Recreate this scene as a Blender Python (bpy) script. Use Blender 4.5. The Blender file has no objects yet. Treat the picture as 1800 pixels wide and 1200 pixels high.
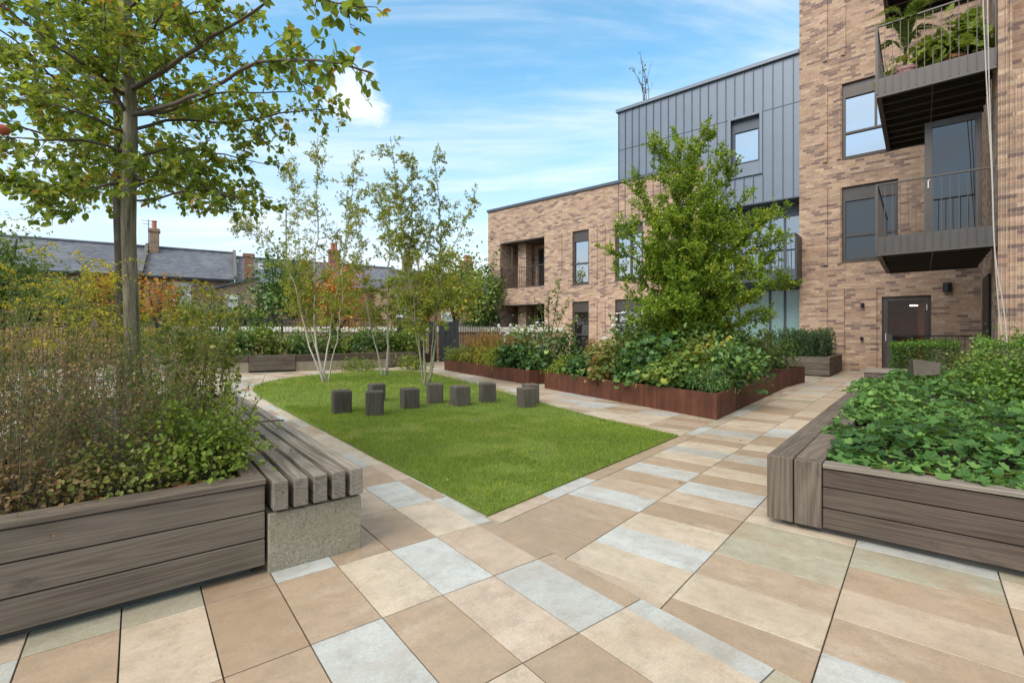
import bpy, math, random
import numpy as np
from mathutils import Vector
random.seed(7)
rng = np.random.default_rng(11)
R = math.radians
sc = bpy.context.scene
COL = sc.collection

# ------------------------------------------------------------------ camera geometry and the two paving grids
FP, CU, HV, EYE = 846.0, 900.0, 588.0, 1.2
A1, A2 = R(40.4), R(-37.96)

def at(u, v, Y):
    """real point seen at (u, v) of the photo when it stands Y metres ahead"""
    return np.array([(u-CU)/FP*Y, Y, EYE-(v-HV)/FP*Y])
def gnd(u, v, z=0.0):
    Y = FP*(EYE-z)/(v-HV)
    return np.array([(u-CU)/FP*Y, Y, z])
class Frame:
    def __init__(s, a): s.a = a; s.c, s.s = math.cos(a), math.sin(a)
    def loc(s, p): return np.array([s.c*p[0]+s.s*p[1], -s.s*p[0]+s.c*p[1], p[2] if len(p) > 2 else 0.0])
    def wld(s, p): return np.array([s.c*p[0]-s.s*p[1], s.s*p[0]+s.c*p[1], p[2] if len(p) > 2 else 0.0])
F0, F1, F2 = Frame(0), Frame(-A1), Frame(-A2)      # world, the building grid, the bench grid
ORG = {}

# ------------------------------------------------------------------ mesh helpers
def mk_mesh(name, V, FL, rnd=None, bc=None, smooth=False):
    """V (n,3); FL list of (m,k) int arrays"""
    me = bpy.data.meshes.new(name)
    V = np.asarray(V, np.float32)
    me.vertices.add(len(V)); me.vertices.foreach_set('co', V.ravel())
    FL = [np.asarray(f, np.int32) for f in FL if len(f)]
    nl = sum(f.size for f in FL); npoly = sum(len(f) for f in FL)
    me.loops.add(nl); me.polygons.add(npoly)
    me.loops.foreach_set('vertex_index', np.concatenate([f.ravel() for f in FL]))
    tot = np.concatenate([np.full(len(f), f.shape[1], np.int32) for f in FL])
    st = np.concatenate([[0], np.cumsum(tot)[:-1]]).astype(np.int32)
    me.polygons.foreach_set('loop_start', st)
    try: me.polygons.foreach_set('loop_total', tot)
    except Exception: pass
    me.polygons.foreach_set('use_smooth', np.full(npoly, bool(smooth)))
    if rnd is not None:
        a = me.attributes.new('rnd', 'FLOAT', 'POINT'); a.data.foreach_set('value', np.asarray(rnd, np.float32))
    if bc is not None:
        a = me.attributes.new('bc', 'FLOAT_VECTOR', 'POINT'); a.data.foreach_set('vector', np.asarray(bc, np.float32).ravel())
    me.update(calc_edges=True); me.validate()
    return me

class MB:
    def __init__(s): s.v = []; s.f = {}; s.r = []; s.b = []; s.n = 0
    def add(s, V, faces, rnd=None, bc=None):
        V = np.asarray(V, float).reshape(-1, 3); n = len(V)
        for fc in faces: s.f.setdefault(len(fc), []).append([i+s.n for i in fc])
        s.v.append(V); s.n += n
        s.r.append(np.full(n, random.random() if rnd is None else rnd) if np.ndim(rnd) == 0 else np.asarray(rnd))
        s.b.append(V if bc is None else bc)
    def box(s, x0, x1, y0, y1, z0, z1, rnd=None, axis=0):
        V = np.array([(x, y, z) for z in (z0, z1) for y in (y0, y1) for x in (x0, x1)], float)
        o = np.array([random.random()*40, random.random()*9, random.random()*9])
        B = V[:, {0: [0, 1, 2], 1: [1, 0, 2], 2: [2, 0, 1]}[axis]]
        s.add(V, [(0, 2, 3, 1), (4, 5, 7, 6), (0, 1, 5, 4), (2, 6, 7, 3), (0, 4, 6, 2), (1, 3, 7, 5)], rnd, B-B.min(0)+o)
        return s
    def obox(s, p0, p1, w, z0, z1, rnd=None, off=0.0):
        """box running from p0 to p1 (xy), w thick to the left of the run"""
        p0 = np.array(p0[:2], float); p1 = np.array(p1[:2], float); d = p1-p0; L = np.linalg.norm(d); d /= L
        n = np.array([-d[1], d[0]])
        q = [p0+n*off, p1+n*off, p1+n*(off+w), p0+n*(off+w)]
        V = [(*k, z) for z in (z0, z1) for k in q]
        o = np.array([random.random()*40, random.random()*9, random.random()*9])
        B = np.array([(a, b, z) for z in (z0, z1) for a, b in ((0, 0), (L, 0), (L, w), (0, w))])+o
        s.add(V, [(3, 2, 1, 0), (4, 5, 6, 7), (0, 1, 5, 4), (1, 2, 6, 5), (2, 3, 7, 6), (3, 0, 4, 7)], rnd, B)
        return s
    def prism(s, poly, z0, z1, rnd=None):
        n = len(poly)
        V = [(p[0], p[1], z) for z in (z0, z1) for p in poly]
        s.add(V, [tuple(range(n-1, -1, -1)), tuple(range(n, 2*n))]+[(i, (i+1) % n, n+(i+1) % n, n+i) for i in range(n)], rnd)
        return s
    def quad(s, a, b, c, d, rnd=None): s.add([a, b, c, d], [(0, 1, 2, 3)], rnd); return s
    def tube(s, P, rad, n=6, rnd=None, cap=True):
        P = np.asarray(P, float); m = len(P)
        rad = np.full(m, rad) if np.ndim(rad) == 0 else np.asarray(rad)
        T = np.gradient(P, axis=0); T /= np.linalg.norm(T, axis=1)[:, None]+1e-9
        ref = np.array([0, 0, 1.0]) if abs(T[0][2]) < .9 else np.array([1.0, 0, 0])
        X = np.cross(T, ref); X /= np.linalg.norm(X, axis=1)[:, None]+1e-9
        Y = np.cross(T, X)
        an = np.arange(n)*2*math.pi/n
        V = (P[:, None]+rad[:, None, None]*(np.cos(an)[None, :, None]*X[:, None]+np.sin(an)[None, :, None]*Y[:, None])).reshape(-1, 3)
        fs = [(i*n+j, i*n+(j+1) % n, (i+1)*n+(j+1) % n, (i+1)*n+j) for i in range(m-1) for j in range(n)]
        if cap: fs += [tuple(range(n-1, -1, -1)), tuple(range((m-1)*n, m*n))]
        L = np.concatenate([[0], np.cumsum(np.linalg.norm(np.diff(P, axis=0), axis=1))])
        B = np.stack([np.repeat(L, n)+P[0, 0]*7, np.tile(np.cos(an), m)*rad.max(), np.tile(np.sin(an), m)*rad.max()], 1)
        s.add(V, fs, rnd, B)
        return s
    def lathe(s, c, prof, n=16, rnd=None):
        P = [np.array([c[0], c[1], c[2]+z]) for r, z in prof]
        an = np.arange(n)*2*math.pi/n
        V = [(c[0]+r*math.cos(a), c[1]+r*math.sin(a), c[2]+z) for r, z in prof for a in an]
        m = len(prof)
        s.add(V, [(i*n+j, i*n+(j+1) % n, (i+1)*n+(j+1) % n, (i+1)*n+j) for i in range(m-1) for j in range(n)]+[tuple(range(n-1, -1, -1)), tuple(range((m-1)*n, m*n))], rnd)
        return s
    def build(s, name, mat, parent=None, org=None, frame=F0, smooth=False, bevel=0, seg=2):
        if parent is not None: o = root_org(parent)
        else: o = np.zeros(3) if org is None else np.array([*org, 0.0][:3], float)
        V = np.concatenate(s.v)-o
        me = mk_mesh(name, V, [np.array(f) for f in s.f.values()], np.concatenate(s.r), np.concatenate(s.b), smooth)
        me.materials.append(mat)
        ob = bpy.data.objects.new(name, me); COL.objects.link(ob)
        if parent is not None: ob.parent = parent
        else:
            ob.location = frame.wld(o); ob.rotation_euler = (0, 0, frame.a); ORG[ob.name] = o
        if bevel:
            m = ob.modifiers.new('Bevel', 'BEVEL'); m.width = bevel; m.segments = seg; m.limit_method = 'ANGLE'
        return ob

def root_org(o):
    while o.parent is not None: o = o.parent
    return ORG[o.name]
def tag(o, label=None, cat=None, group=None, kind=None):
    for k, v in (('label', label), ('category', cat), ('group', group), ('kind', kind)):
        if v: o[k] = v
    return o
def thing(name, label, cat, org=(0, 0, 0), frame=F0, group=None):
    o = bpy.data.objects.new(name, None); COL.objects.link(o)
    org = np.array([*org, 0.0][:3], float)
    o.location = frame.wld(org); o.rotation_euler = (0, 0, frame.a); o.empty_display_size = .2
    ORG[o.name] = org
    return tag(o, label, cat, group)
def copy_thing(src, loc, rotz, label, scale=1):
    r = src.copy(); COL.objects.link(r); r.location = loc; r.rotation_euler = (0, 0, rotz); r.scale = (scale,)*3
    r['label'] = label; ORG[r.name] = ORG[src.name]
    for ch in src.children:
        c = ch.copy(); COL.objects.link(c); c.parent = r
        for g in ch.children:
            d = g.copy(); COL.objects.link(d); d.parent = c
    return r

# ------------------------------------------------------------------ materials
class NT:
    def __init__(s, name):
        s.m = bpy.data.materials.new(name); s.m.use_nodes = True; s.t = s.m.node_tree; s.t.nodes.clear()
        s.out = s.t.nodes.new('ShaderNodeOutputMaterial')
    def n(s, typ, ins=None, **kw):
        nd = s.t.nodes.new('ShaderNode'+typ)
        for k, v in kw.items(): setattr(nd, k, v)
        for k, v in (ins or {}).items(): s.set(nd.inputs[k], v)
        return nd
    def set(s, sock, v):
        if isinstance(v, bpy.types.NodeSocket): s.t.links.new(v, sock)
        elif isinstance(v, bpy.types.Node): s.t.links.new(v.outputs[0], sock)
        elif isinstance(v, (tuple, list)) and sock.type == 'RGBA' and len(v) == 3: sock.default_value = (*v, 1)
        else: sock.default_value = v
    def math(s, op, a, b=0.0, c=None):
        nd = s.n('Math', operation=op); s.set(nd.inputs[0], a); s.set(nd.inputs[1], b)
        if c is not None: s.set(nd.inputs[2], c)
        return nd.outputs[0]
    def mix(s, f, a, b, mode='MIX'):
        nd = s.n('Mix', data_type='RGBA', blend_type=mode)
        s.set(nd.inputs[0], f); s.set(nd.inputs[6], a); s.set(nd.inputs[7], b)
        return nd.outputs[2]
    def ramp(s, f, stops, interp='LINEAR'):
        nd = s.n('ValToRGB'); nd.color_ramp.interpolation = interp
        e = nd.color_ramp.elements
        while len(e) < len(stops): e.new(.5)
        for k, (p, c) in zip(e, stops): k.position = p; k.color = (*c, 1) if len(c) == 3 else c
        s.set(nd.inputs[0], f); return nd.outputs[0]
    def attr(s, nm): return s.n('Attribute', attribute_name=nm)
    def noise(s, vec, scale, detail=4, rough=.55, dim='3D', w=0):
        nd = s.n('TexNoise', {'Scale': scale, 'Detail': detail, 'Roughness': rough}, noise_dimensions=dim); s.set(nd.inputs['Vector'], vec); return nd
    def maprange(s, v, a, b, c=0.0, d=1.0):
        nd = s.n('MapRange', {'From Min': a, 'From Max': b, 'To Min': c, 'To Max': d}); s.set(nd.inputs['Value'], v); return nd.outputs[0]
    def mapping(s, vec, scale=(1, 1, 1), loc=(0, 0, 0), rot=(0, 0, 0)):
        nd = s.n('Mapping', {'Scale': scale, 'Location': loc, 'Rotation': rot}); s.set(nd.inputs['Vector'], vec); return nd.outputs[0]
    def obj(s): return s.n('TexCoord').outputs['Object']
    def bump(s, h, strength=.3, dist=.01): return s.n('Bump', {'Height': h, 'Strength': strength, 'Distance': dist}).outputs[0]
    def pbr(s, col, rough=.6, normal=None, metal=0.0, spec=.5, **kw):
        p = s.n('BsdfPrincipled', {'Base Color': col, 'Roughness': rough, 'Metallic': metal, 'Specular IOR Level': spec, **kw})
        if normal is not None: s.set(p.inputs['Normal'], normal)
        return p
    def done(s, sh): s.t.links.new(sh.outputs[0] if isinstance(sh, bpy.types.Node) else sh, s.out.inputs[0]); return s.m

def srgb(r, g, b):
    f = lambda c: (c/255/12.92) if c/255 <= .04045 else ((c/255+.055)/1.055)**2.4
    return (f(r), f(g), f(b))

def m_plain(name, col, rough=.5, metal=0.0, var=.12, scale=6, spec=.5):
    t = NT(name); n = t.noise(t.obj(), scale, 5)
    c = t.mix(t.maprange(n.outputs[0], .3, .7), tuple(k*(1-var) for k in col), tuple(min(1, k*(1+var)) for k in col))
    return t.done(t.pbr(c, t.maprange(n.outputs[0], .3, .7, rough-.06, rough+.06), None, metal, spec))

def m_brick(name, cols, dark, mortar, row=.085, length=.255, darkamt=.33, bumpy=.5, cluster=1.0):
    t = NT(name)
    s = t.n('SeparateXYZ', {0: t.obj()})
    u = t.math('ADD', s.outputs[0], s.outputs[1]); z = s.outputs[2]
    rz = t.math('DIVIDE', z, row); ri = t.math('FLOOR', rz); rf = t.math('FRACT', rz)
    wn = t.n('TexWhiteNoise', noise_dimensions='1D'); t.set(wn.inputs['W'], ri)
    off = t.math('ADD', t.math('MULTIPLY', t.math('MODULO', ri, 2.0), .5), t.math('MULTIPLY', wn.outputs[0], .22))
    ux = t.math('ADD', t.math('DIVIDE', u, length), off); ui = t.math('FLOOR', ux); uf = t.math('FRACT', ux)
    cid = t.n('CombineXYZ', {0: ui, 1: ri})
    w2 = t.n('TexWhiteNoise', {'Vector': cid.outputs[0]}, noise_dimensions='2D')
    rnd = w2.outputs[0]
    # clusters of dark bricks drawn out along the courses
    cl = t.noise(t.n('CombineXYZ', {0: t.math('MULTIPLY', ui, .33*cluster), 1: t.math('MULTIPLY', ri, .42*cluster)}).outputs[0], 1.0, 2, .6)
    dk = t.maprange(t.math('ADD', t.math('MULTIPLY', cl.outputs[0], .9), t.math('MULTIPLY', rnd, .55)), .90-darkamt*.42, 1.14-darkamt*.42)
    base = t.ramp(t.n('SeparateColor', {0: w2.outputs[1]}).outputs[1], [(i/(len(cols)-1), c) for i, c in enumerate(cols)])
    base = t.mix(dk, base, t.mix(rnd, dark, tuple(k*1.9 for k in dark)))
    mott = t.noise(t.n('CombineXYZ', {0: t.math('MULTIPLY', u, 9.0), 1: t.math('MULTIPLY', z, 30.0), 2: t.math('MULTIPLY', rnd, 9.0)}).outputs[0], 1.0, 3, .6)
    base = t.mix(t.maprange(mott.outputs[0], .50, .70, 0, .6), base, t.mix(rnd, dark, tuple(k*2.2 for k in dark)))
    fine = t.noise(t.obj(), 38, 5, .65)
    base = t.mix(t.maprange(fine.outputs[0], .3, .75, 0, .45), base, t.mix(.5, base, dark))
    wide = t.noise(t.obj(), .55, 4)
    base = t.mix(t.maprange(wide.outputs[0], .35, .7, 0, .22), base, dark)
    mr = t.math('MAXIMUM', t.math('LESS_THAN', rf, .11), t.math('LESS_THAN', uf, .035))
    col = t.mix(mr, base, t.mix(t.maprange(fine.outputs[0], .3, .7), mortar, tuple(k*.7 for k in mortar)))
    hgt = t.math('ADD', t.math('MULTIPLY', t.math('SUBTRACT', 1.0, mr), .7), t.math('MULTIPLY', fine.outputs[0], .5))
    return t.done(t.pbr(col, .85, t.bump(hgt, bumpy, .012), 0, .25))

def m_timber(name, dark, lit, rough=.75, wet=.25):
    t = NT(name); b = t.attr('bc').outputs['Vector']; r = t.attr('rnd').outputs['Fac']
    # long grain and cathedral figure: contour lines of a drawn-out noise
    fld = t.noise(t.mapping(b, (.30, 3.0, 6.5)), 1.0, 1.0, .3)
    ring = t.math('SINE', t.math('MULTIPLY', fld.outputs[0], 150.0))
    fine = t.noise(t.mapping(b, (1.8, 75, 75)), 1.5, 6, .72)
    patch = t.noise(t.mapping(b, (1.0, 3, 3)), 1.3, 4, .6)
    g = t.math('ADD', t.math('MULTIPLY', ring, .095), t.math('MULTIPLY', fine.outputs[0], 1.0))
    g = t.math('ADD', g, t.math('MULTIPLY', t.math('SUBTRACT', patch.outputs[0], .5), .7))
    g = t.math('ADD', t.math('ADD', g, .0), t.math('MULTIPLY', t.math('SUBTRACT', r, .5), .26))
    c = t.ramp(g, [(.12, dark), (.52, tuple((a+b_)/2 for a, b_ in zip(dark, lit))), (.95, lit)])
    blot = t.noise(t.mapping(b, (1.4, 2.2, 2.2)), 2.4, 6, .7)
    c = t.mix(t.maprange(blot.outputs[0], .6, .74, 0, wet), c, tuple(k*.35 for k in dark))
    green = t.noise(t.obj(), 3.1, 4)
    c = t.mix(t.maprange(green.outputs[0], .52, .75, 0, .3), c, (.085, .085, .05))
    return t.done(t.pbr(c, rough, t.bump(g, .35, .004), 0, .3))

def m_leaf(name, stops, trans=.3, rough=.5, spec=.35):
    t = NT(name); r = t.attr('rnd').outputs['Fac']
    if 'petal' not in name: stops = [(p, (min(.8, c[0]*(1.2 if c[1] > c[0]*1.15 else 1.04)), min(.8, c[1]*1.06), c[2]*.9)) for p, c in stops]
    c = t.ramp(r, stops)
    p = t.pbr(c, rough, None, 0, spec)
    tl = t.n('BsdfTranslucent', {'Color': t.mix(.35, c, (.30, .34, .03), 'MIX')})
    mx = t.n('MixShader', {0: trans}); t.t.links.new(p.outputs[0], mx.inputs[1]); t.t.links.new(tl.outputs[0], mx.inputs[2])
    return t.done(mx)

def m_glass(name, inner, refl=.35, rough=.015, tint=(.9, .95, 1)):
    t = NT(name)
    n = t.noise(t.mapping(t.obj(), (.8, .8, .5)), .9, 2)
    bmp = t.bump(n.outputs[0], .10, .06)
    d = t.n('BsdfDiffuse', {'Color': inner})
    g = t.n('BsdfGlossy', {'Color': tint, 'Roughness': rough}); t.set(g.inputs['Normal'], bmp)
    fr = t.n('Fresnel', {'IOR': 1.5})
    fac = t.math('MINIMUM', t.math('ADD', refl, fr.outputs[0]), 1.0)
    mx = t.n('MixShader', {0: fac}); t.t.links.new(d.outputs[0], mx.inputs[1]); t.t.links.new(g.outputs[0], mx.inputs[2])
    return t.done(mx)

def m_clear(name):
    t = NT(name)
    a = t.n('BsdfTransparent', {'Color': (.9, .9, .88)})
    g = t.n('BsdfGlossy', {'Roughness': .02})
    mx = t.n('MixShader', {0: .035}); t.t.links.new(a.outputs[0], mx.inputs[1]); t.t.links.new(g.outputs[0], mx.inputs[2])
    return t.done(mx)

def m_slab():
    t = NT('sandstone'); r = t.attr('rnd').outputs['Fac']; b = t.attr('bc').outputs['Vector']
    c = t.ramp(r, [(0, (.34, .235, .15)), (.14, (.47, .345, .235)), (.3, (.57, .45, .34)), (.46, (.62, .515, .385)), (.56, (.48, .41, .28)), (.68, (.38, .375, .285)), (.8, (.46, .475, .445)), (1, (.56, .585, .56))])
    wn = t.n('TexWhiteNoise', {'W': t.math('MULTIPLY', r, 977.0)}, noise_dimensions='1D')
    seed = t.n('CombineXYZ', {0: t.math('MULTIPLY', wn.outputs[0], 60.0), 1: t.math('MULTIPLY', r, 13.0)})
    v = t.n('VectorMath', {0: b, 1: seed.outputs[0]}, operation='ADD').outputs[0]
    n1 = t.noise(t.mapping(v, (1, 2.2, 1)), 2.6, 8, .66)
    n2 = t.noise(v, 9, 9, .75)
    n3 = t.noise(v, 75, 5, .7)
    sw = t.n('TexWave', {'Scale': .9, 'Distortion': 11, 'Detail': 6, 'Detail Scale': 1.3, 'Detail Roughness': .65}, bands_direction='DIAGONAL'); t.set(sw.inputs['Vector'], v)
    own = t.n('SeparateColor', {0: wn.outputs[1]})
    c = t.mix(t.maprange(own.outputs[1], 0, 1, 0, .3), c, t.mix(.5, c, (.36, .27, .17)))
    c = t.mix(t.math('MULTIPLY', t.maprange(sw.outputs[0], .25, .95), t.maprange(own.outputs[2], .3, 1, 0, .5)), c, t.mix(.6, c, (.36, .22, .12)))
    c = t.mix(t.maprange(n1.outputs[0], .45, .68, 0, .62), c, t.mix(.55, c, (.27, .21, .13)))
    c = t.mix(t.maprange(n1.outputs[0], .46, .30, 0, .5), c, t.mix(.5, c, (.72, .66, .54)))
    c = t.mix(t.maprange(n2.outputs[0], .47, .66, 0, .7), c, t.mix(.62, c, (.19, .155, .11)))
    c = t.mix(t.maprange(n3.outputs[0], .42, .68, 0, .62), c, t.mix(.5, c, (.17, .14, .10)))
    rust = t.noise(v, 1.1, 4, .6)
    c = t.mix(t.maprange(rust.outputs[0], .60, .70, 0, .45), c, (.38, .215, .12))
    sp = t.n('TexVoronoi', {'Scale': 26}, feature='F1'); t.set(sp.inputs['Vector'], v)
    c = t.mix(t.maprange(sp.outputs[0], .09, .03, 0, .5), c, (.13, .10, .065))
    # damp stains lying on the path whatever slab they cross
    o = t.obj(); wet = t.noise(o, .55, 5, .6)
    c = t.mix(t.maprange(wet.outputs[0], .48, .70, 0, .42), c, t.mix(.6, c, (.22, .17, .10)))
    h = t.math('ADD', t.math('MULTIPLY', n2.outputs[0], .6), t.math('MULTIPLY', n3.outputs[0], .4))
    return t.done(t.pbr(c, t.maprange(wet.outputs[0], .35, .7, .58, .30), t.bump(h, .22, .006), 0, .45))

def m_corten():
    t = NT('weathering_steel'); o = t.obj()
    s = t.noise(t.mapping(o, (9, 9, .5)), 1.0, 5, .6); n = t.noise(o, 3.2, 6, .65); f = t.noise(o, 45, 4)
    g = t.math('ADD', t.math('MULTIPLY', s.outputs[0], .6), t.math('MULTIPLY', n.outputs[0], .5))
    c = t.ramp(g, [(.30, (.040, .016, .011)), (.5, (.095, .033, .018)), (.68, (.155, .055, .026)), (.88, (.22, .088, .042))])
    c = t.mix(t.maprange(f.outputs[0], .4, .75, 0, .4), c, (.07, .024, .014))
    return t.done(t.pbr(c, .72, t.bump(f.outputs[0], .12, .004), .15, .35))

def m_concrete():
    t = NT('exposed_concrete'); o = t.obj()
    v = t.n('TexVoronoi', {'Scale': 120, 'Randomness': 1.0}); t.set(v.inputs['Vector'], o)
    n = t.noise(o, 5, 6, .6); f = t.noise(o, 160, 3)
    c = t.ramp(t.n('SeparateColor', {0: v.outputs['Color']}).outputs[0], [(0, (.23, .195, .14)), (.4, (.285, .245, .18)), (.8, (.33, .285, .21)), (1, (.37, .325, .25))])
    c = t.mix(t.maprange(n.outputs[0], .42, .72, 0, .5), c, (.19, .165, .09))
    pit = t.n('TexVoronoi', {'Scale': 34}); t.set(pit.inputs['Vector'], o)
    pm = t.maprange(pit.outputs[0], .16, .08)
    c = t.mix(t.math('MULTIPLY', pm, .6), c, (.06, .055, .045))
    h = t.math('SUBTRACT', t.math('MULTIPLY', f.outputs[0], .5), pm)
    return t.done(t.pbr(c, .85, t.bump(h, .4, .006), 0, .25))

def m_slate():
    t = NT('roof_slate'); s = t.n('SeparateXYZ', {0: t.attr('bc').outputs['Vector']})
    rz = t.math('DIVIDE', s.outputs[1], .26); ri = t.math('FLOOR', rz)
    ux = t.math('ADD', t.math('DIVIDE', s.outputs[0], .30), t.math('MULTIPLY', t.math('MODULO', ri, 2.0), .5))
    w = t.n('TexWhiteNoise', {'Vector': t.n('CombineXYZ', {0: t.math('FLOOR', ux), 1: ri}).outputs[0]}, noise_dimensions='2D')
    n = t.noise(t.obj(), .8, 6, .65)
    c = t.ramp(w.outputs[0], [(0, (.075, .082, .10)), (1, (.125, .135, .16))])
    c = t.mix(t.maprange(n.outputs[0], .5, .72, 0, .6), c, (.21, .215, .21))
    c = t.mix(t.math('LESS_THAN', t.math('FRACT', rz), .1), c, (.04, .044, .055))
    return t.done(t.pbr(c, .55, None, 0, .4))

def m_bark(name, a, b, white=False):
    t = NT(name); v = t.attr('bc').outputs['Vector']
    n = t.noise(t.mapping(v, (3 if not white else 16, 30, 30)), 1.0 if not white else 1.2, 6, .7)
    k = t.noise(t.obj(), 9, 5, .6)
    c = t.ramp(n.outputs[0], [(.38, a), (.62, b)] if not white else [(.30, a), (.40, b), (1, b)])
    c = t.mix(t.maprange(k.outputs[0], .5, .72, 0, .6), c, (.13, .14, .075) if not white else tuple(x*.55 for x in b))
    return t.done(t.pbr(c, .85, t.bump(n.outputs[0], .5, .01), 0, .2))

BUFF = [(.43, .27, .172), (.60, .412, .275), (.49, .318, .212), (.67, .48, .33), (.46, .275, .188)]
M = {}
M['brick'] = m_brick('buff_brick', BUFF, (.120, .080, .068), (.46, .37, .27), darkamt=.34)
M['stock'] = m_brick('stock_brick', [(.34, .22, .12), (.44, .29, .16), (.29, .17, .10), (.40, .27, .17)], (.12, .08, .06), (.36, .31, .24), row=.10, length=.3, darkamt=.2)
M['redbrick'] = m_brick('red_brick', [(.36, .15, .085), (.30, .12, .07), (.42, .20, .12)], (.12, .06, .045), (.34, .28, .22), row=.10, length=.3, darkamt=.15)
M['zinc'] = m_plain('zinc_cladding', (.150, .178, .215), .42, .25, .08, 1.2)
M['zinc_dark'] = m_plain('dark_zinc_seam', (.07, .083, .10), .45, .2, .08, 2)
M['bronze'] = m_plain('bronze_metal', (.074, .060, .051), .42, .2, .10, 4)
M['black'] = m_plain('black_metal', (.02, .02, .021), .45, .1, .2, 5)
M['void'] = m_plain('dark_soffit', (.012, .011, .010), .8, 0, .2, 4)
M['room'] = m_plain('room_wall', (.46, .19, .10), .8, 0, .25, 3)
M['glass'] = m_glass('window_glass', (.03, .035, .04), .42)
M['glass_low'] = m_glass('dark_reflection_glass', (.016, .014, .012), .04)  # darkened, duller copy of the window glass; stands in for an unbuilt building's reflection
M['glass_blue'] = m_glass('blue_glass', (.035, .055, .08), .25)
M['glass_teal'] = m_glass('frosted_glass', (.23, .36, .34), .06, .25)
M['clear'] = m_clear('clear_glass')
M['curtain'] = m_plain('net_curtain', (.42, .45, .46), .8, 0, .15, 9)
M['verge'] = m_plain('weathered_verge', (.13, .12, .105), .9, 0, .3, 3)
M['white'] = m_plain('white_frame_paint', (.78, .78, .76), .5, 0, .05, 5)
M['cream'] = m_plain('cream_render', (.66, .62, .50), .8, 0, .12, 2)
M['timber'] = m_timber('weathered_timber', (.060, .043, .031), (.235, .188, .142), wet=.55)
M['timber_dark'] = m_timber('damp_timber', (.046, .031, .023), (.160, .117, .090), wet=.6)
M['timber_seat'] = m_timber('silvered_timber', (.105, .084, .062), (.36, .31, .25), wet=.3)
M['timber_fence'] = m_timber('brown_fence_timber', (.16, .08, .04), (.40, .23, .12), wet=.15)
M['block'] = m_timber('old_oak', (.045, .036, .027), (.155, .126, .094), wet=.3)
M['slab'] = m_slab()
M['corten'] = m_corten()
M['concrete'] = m_concrete()
M['dark_conc'] = m_plain('recess_shade_plinth', (.075, .068, .058), .9, 0, .3, 6)  # dark colour paints the shade of the recess under the boards
M['slate'] = m_slate()
M['soil'] = m_plain('planting_soil', (.045, .032, .022), .95, 0, .5, 14)
M['ground'] = m_plain('joint_sand', (.07, .057, .043), .95, 0, .35, 3)
M['terra'] = m_plain('terracotta', (.42, .16, .09), .7, 0, .2, 9)
M['pinkpot'] = m_plain('pink_pot', (.40, .19, .18), .6, 0, .12, 9)
M['rope'] = m_plain('pale_rope', (.50, .44, .37), .8, 0, .15, 30)
M['apple'] = m_plain('apple_skin', (.50, .11, .05), .35, 0, .5, 18)
M['bark'] = m_bark('apple_bark', (.075, .068, .040), (.27, .225, .15))
M['bark_dark'] = m_bark('dark_bark', (.045, .036, .028), (.10, .082, .062))
M['twig'] = m_plain('twig_bark', (.085, .062, .045), .8, 0, .3, 12)
M['stem'] = m_plain('green_stem', (.11, .10, .035), .8, 0, .3, 12)
M['stem_red'] = m_plain('brown_stem', (.115, .085, .045), .8, 0, .3, 12)
M['birchbark'] = m_bark('birch_bark', (.12, .10, .08), (.47, .42, .345), True)
L = m_leaf
M['l_apple'] = L('apple_leaf', [(0, (.055, .115, .02)), (.35, (.125, .22, .032)), (.7, (.25, .35, .05)), (.88, (.42, .42, .06)), (.96, (.52, .36, .05)), (1, (.50, .20, .04))], .54)
M['l_birch'] = L('birch_leaf', [(0, (.10, .16, .03)), (.4, (.22, .30, .05)), (.75, (.36, .38, .07)), (.92, (.55, .44, .07)), (1, (.58, .30, .06))], .48)
M['l_main'] = L('hornbeam_leaf', [(0, (.055, .14, .016)), (.4, (.16, .30, .028)), (.75, (.32, .45, .045)), (.93, (.48, .50, .06)), (1, (.60, .40, .08))], .45)
M['l_dark'] = L('dark_leaf', [(0, (0.023, 0.068, 0.021)), (0.5, (0.057, 0.142, 0.034)), (0.9, (0.142, 0.275, 0.061)), (1, (0.247, 0.342, 0.076))], .22, .35, .5)
M['l_mid'] = L('mid_leaf', [(0, (0.035, 0.088, 0.021)), (0.5, (0.096, 0.192, 0.038)), (0.85, (0.208, 0.304, 0.056)), (1, (0.400, 0.384, 0.080))], .3)
M['l_lime'] = L('lime_leaf', [(0, (0.072, 0.144, 0.022)), (0.5, (0.192, 0.288, 0.036)), (0.85, (0.360, 0.396, 0.054)), (1, (0.540, 0.432, 0.072))], .35)
M['l_ground'] = L('cranesbill_leaf', [(0, (.022, .070, .020)), (.35, (.060, .160, .040)), (.75, (.145, .30, .075)), (.95, (.27, .42, .13)), (.985, (.34, .30, .09)), (1, (.20, .075, .04))], .3, .6, .3)
M['l_box'] = L('box_leaf', [(0, (0.027, 0.083, 0.018)), (0.5, (0.068, 0.173, 0.027)), (0.9, (0.173, 0.323, 0.042)), (1, (0.285, 0.435, 0.060))], .28, .4, .45)
M['l_yew'] = L('yew_needle', [(0, (0.013, 0.042, 0.016)), (0.6, (0.035, 0.093, 0.029)), (1, (0.096, 0.176, 0.048))], .15)
M['l_yellowgreen'] = L('turning_leaf', [(0, (0.088, 0.125, 0.025)), (0.4, (0.237, 0.250, 0.044)), (0.75, (0.425, 0.350, 0.062)), (1, (0.500, 0.213, 0.050))], .32)
M['l_olive'] = L('olive_leaf', [(0, (.09, .10, .03)), (.5, (.17, .19, .05)), (.85, (.27, .235, .07)), (1, (.30, .16, .07))], .3)
M['l_seed'] = L('seed_head', [(0, (.13, .085, .045)), (.5, (.24, .15, .08)), (1, (.36, .24, .13))], .2, .8, .15)
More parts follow.
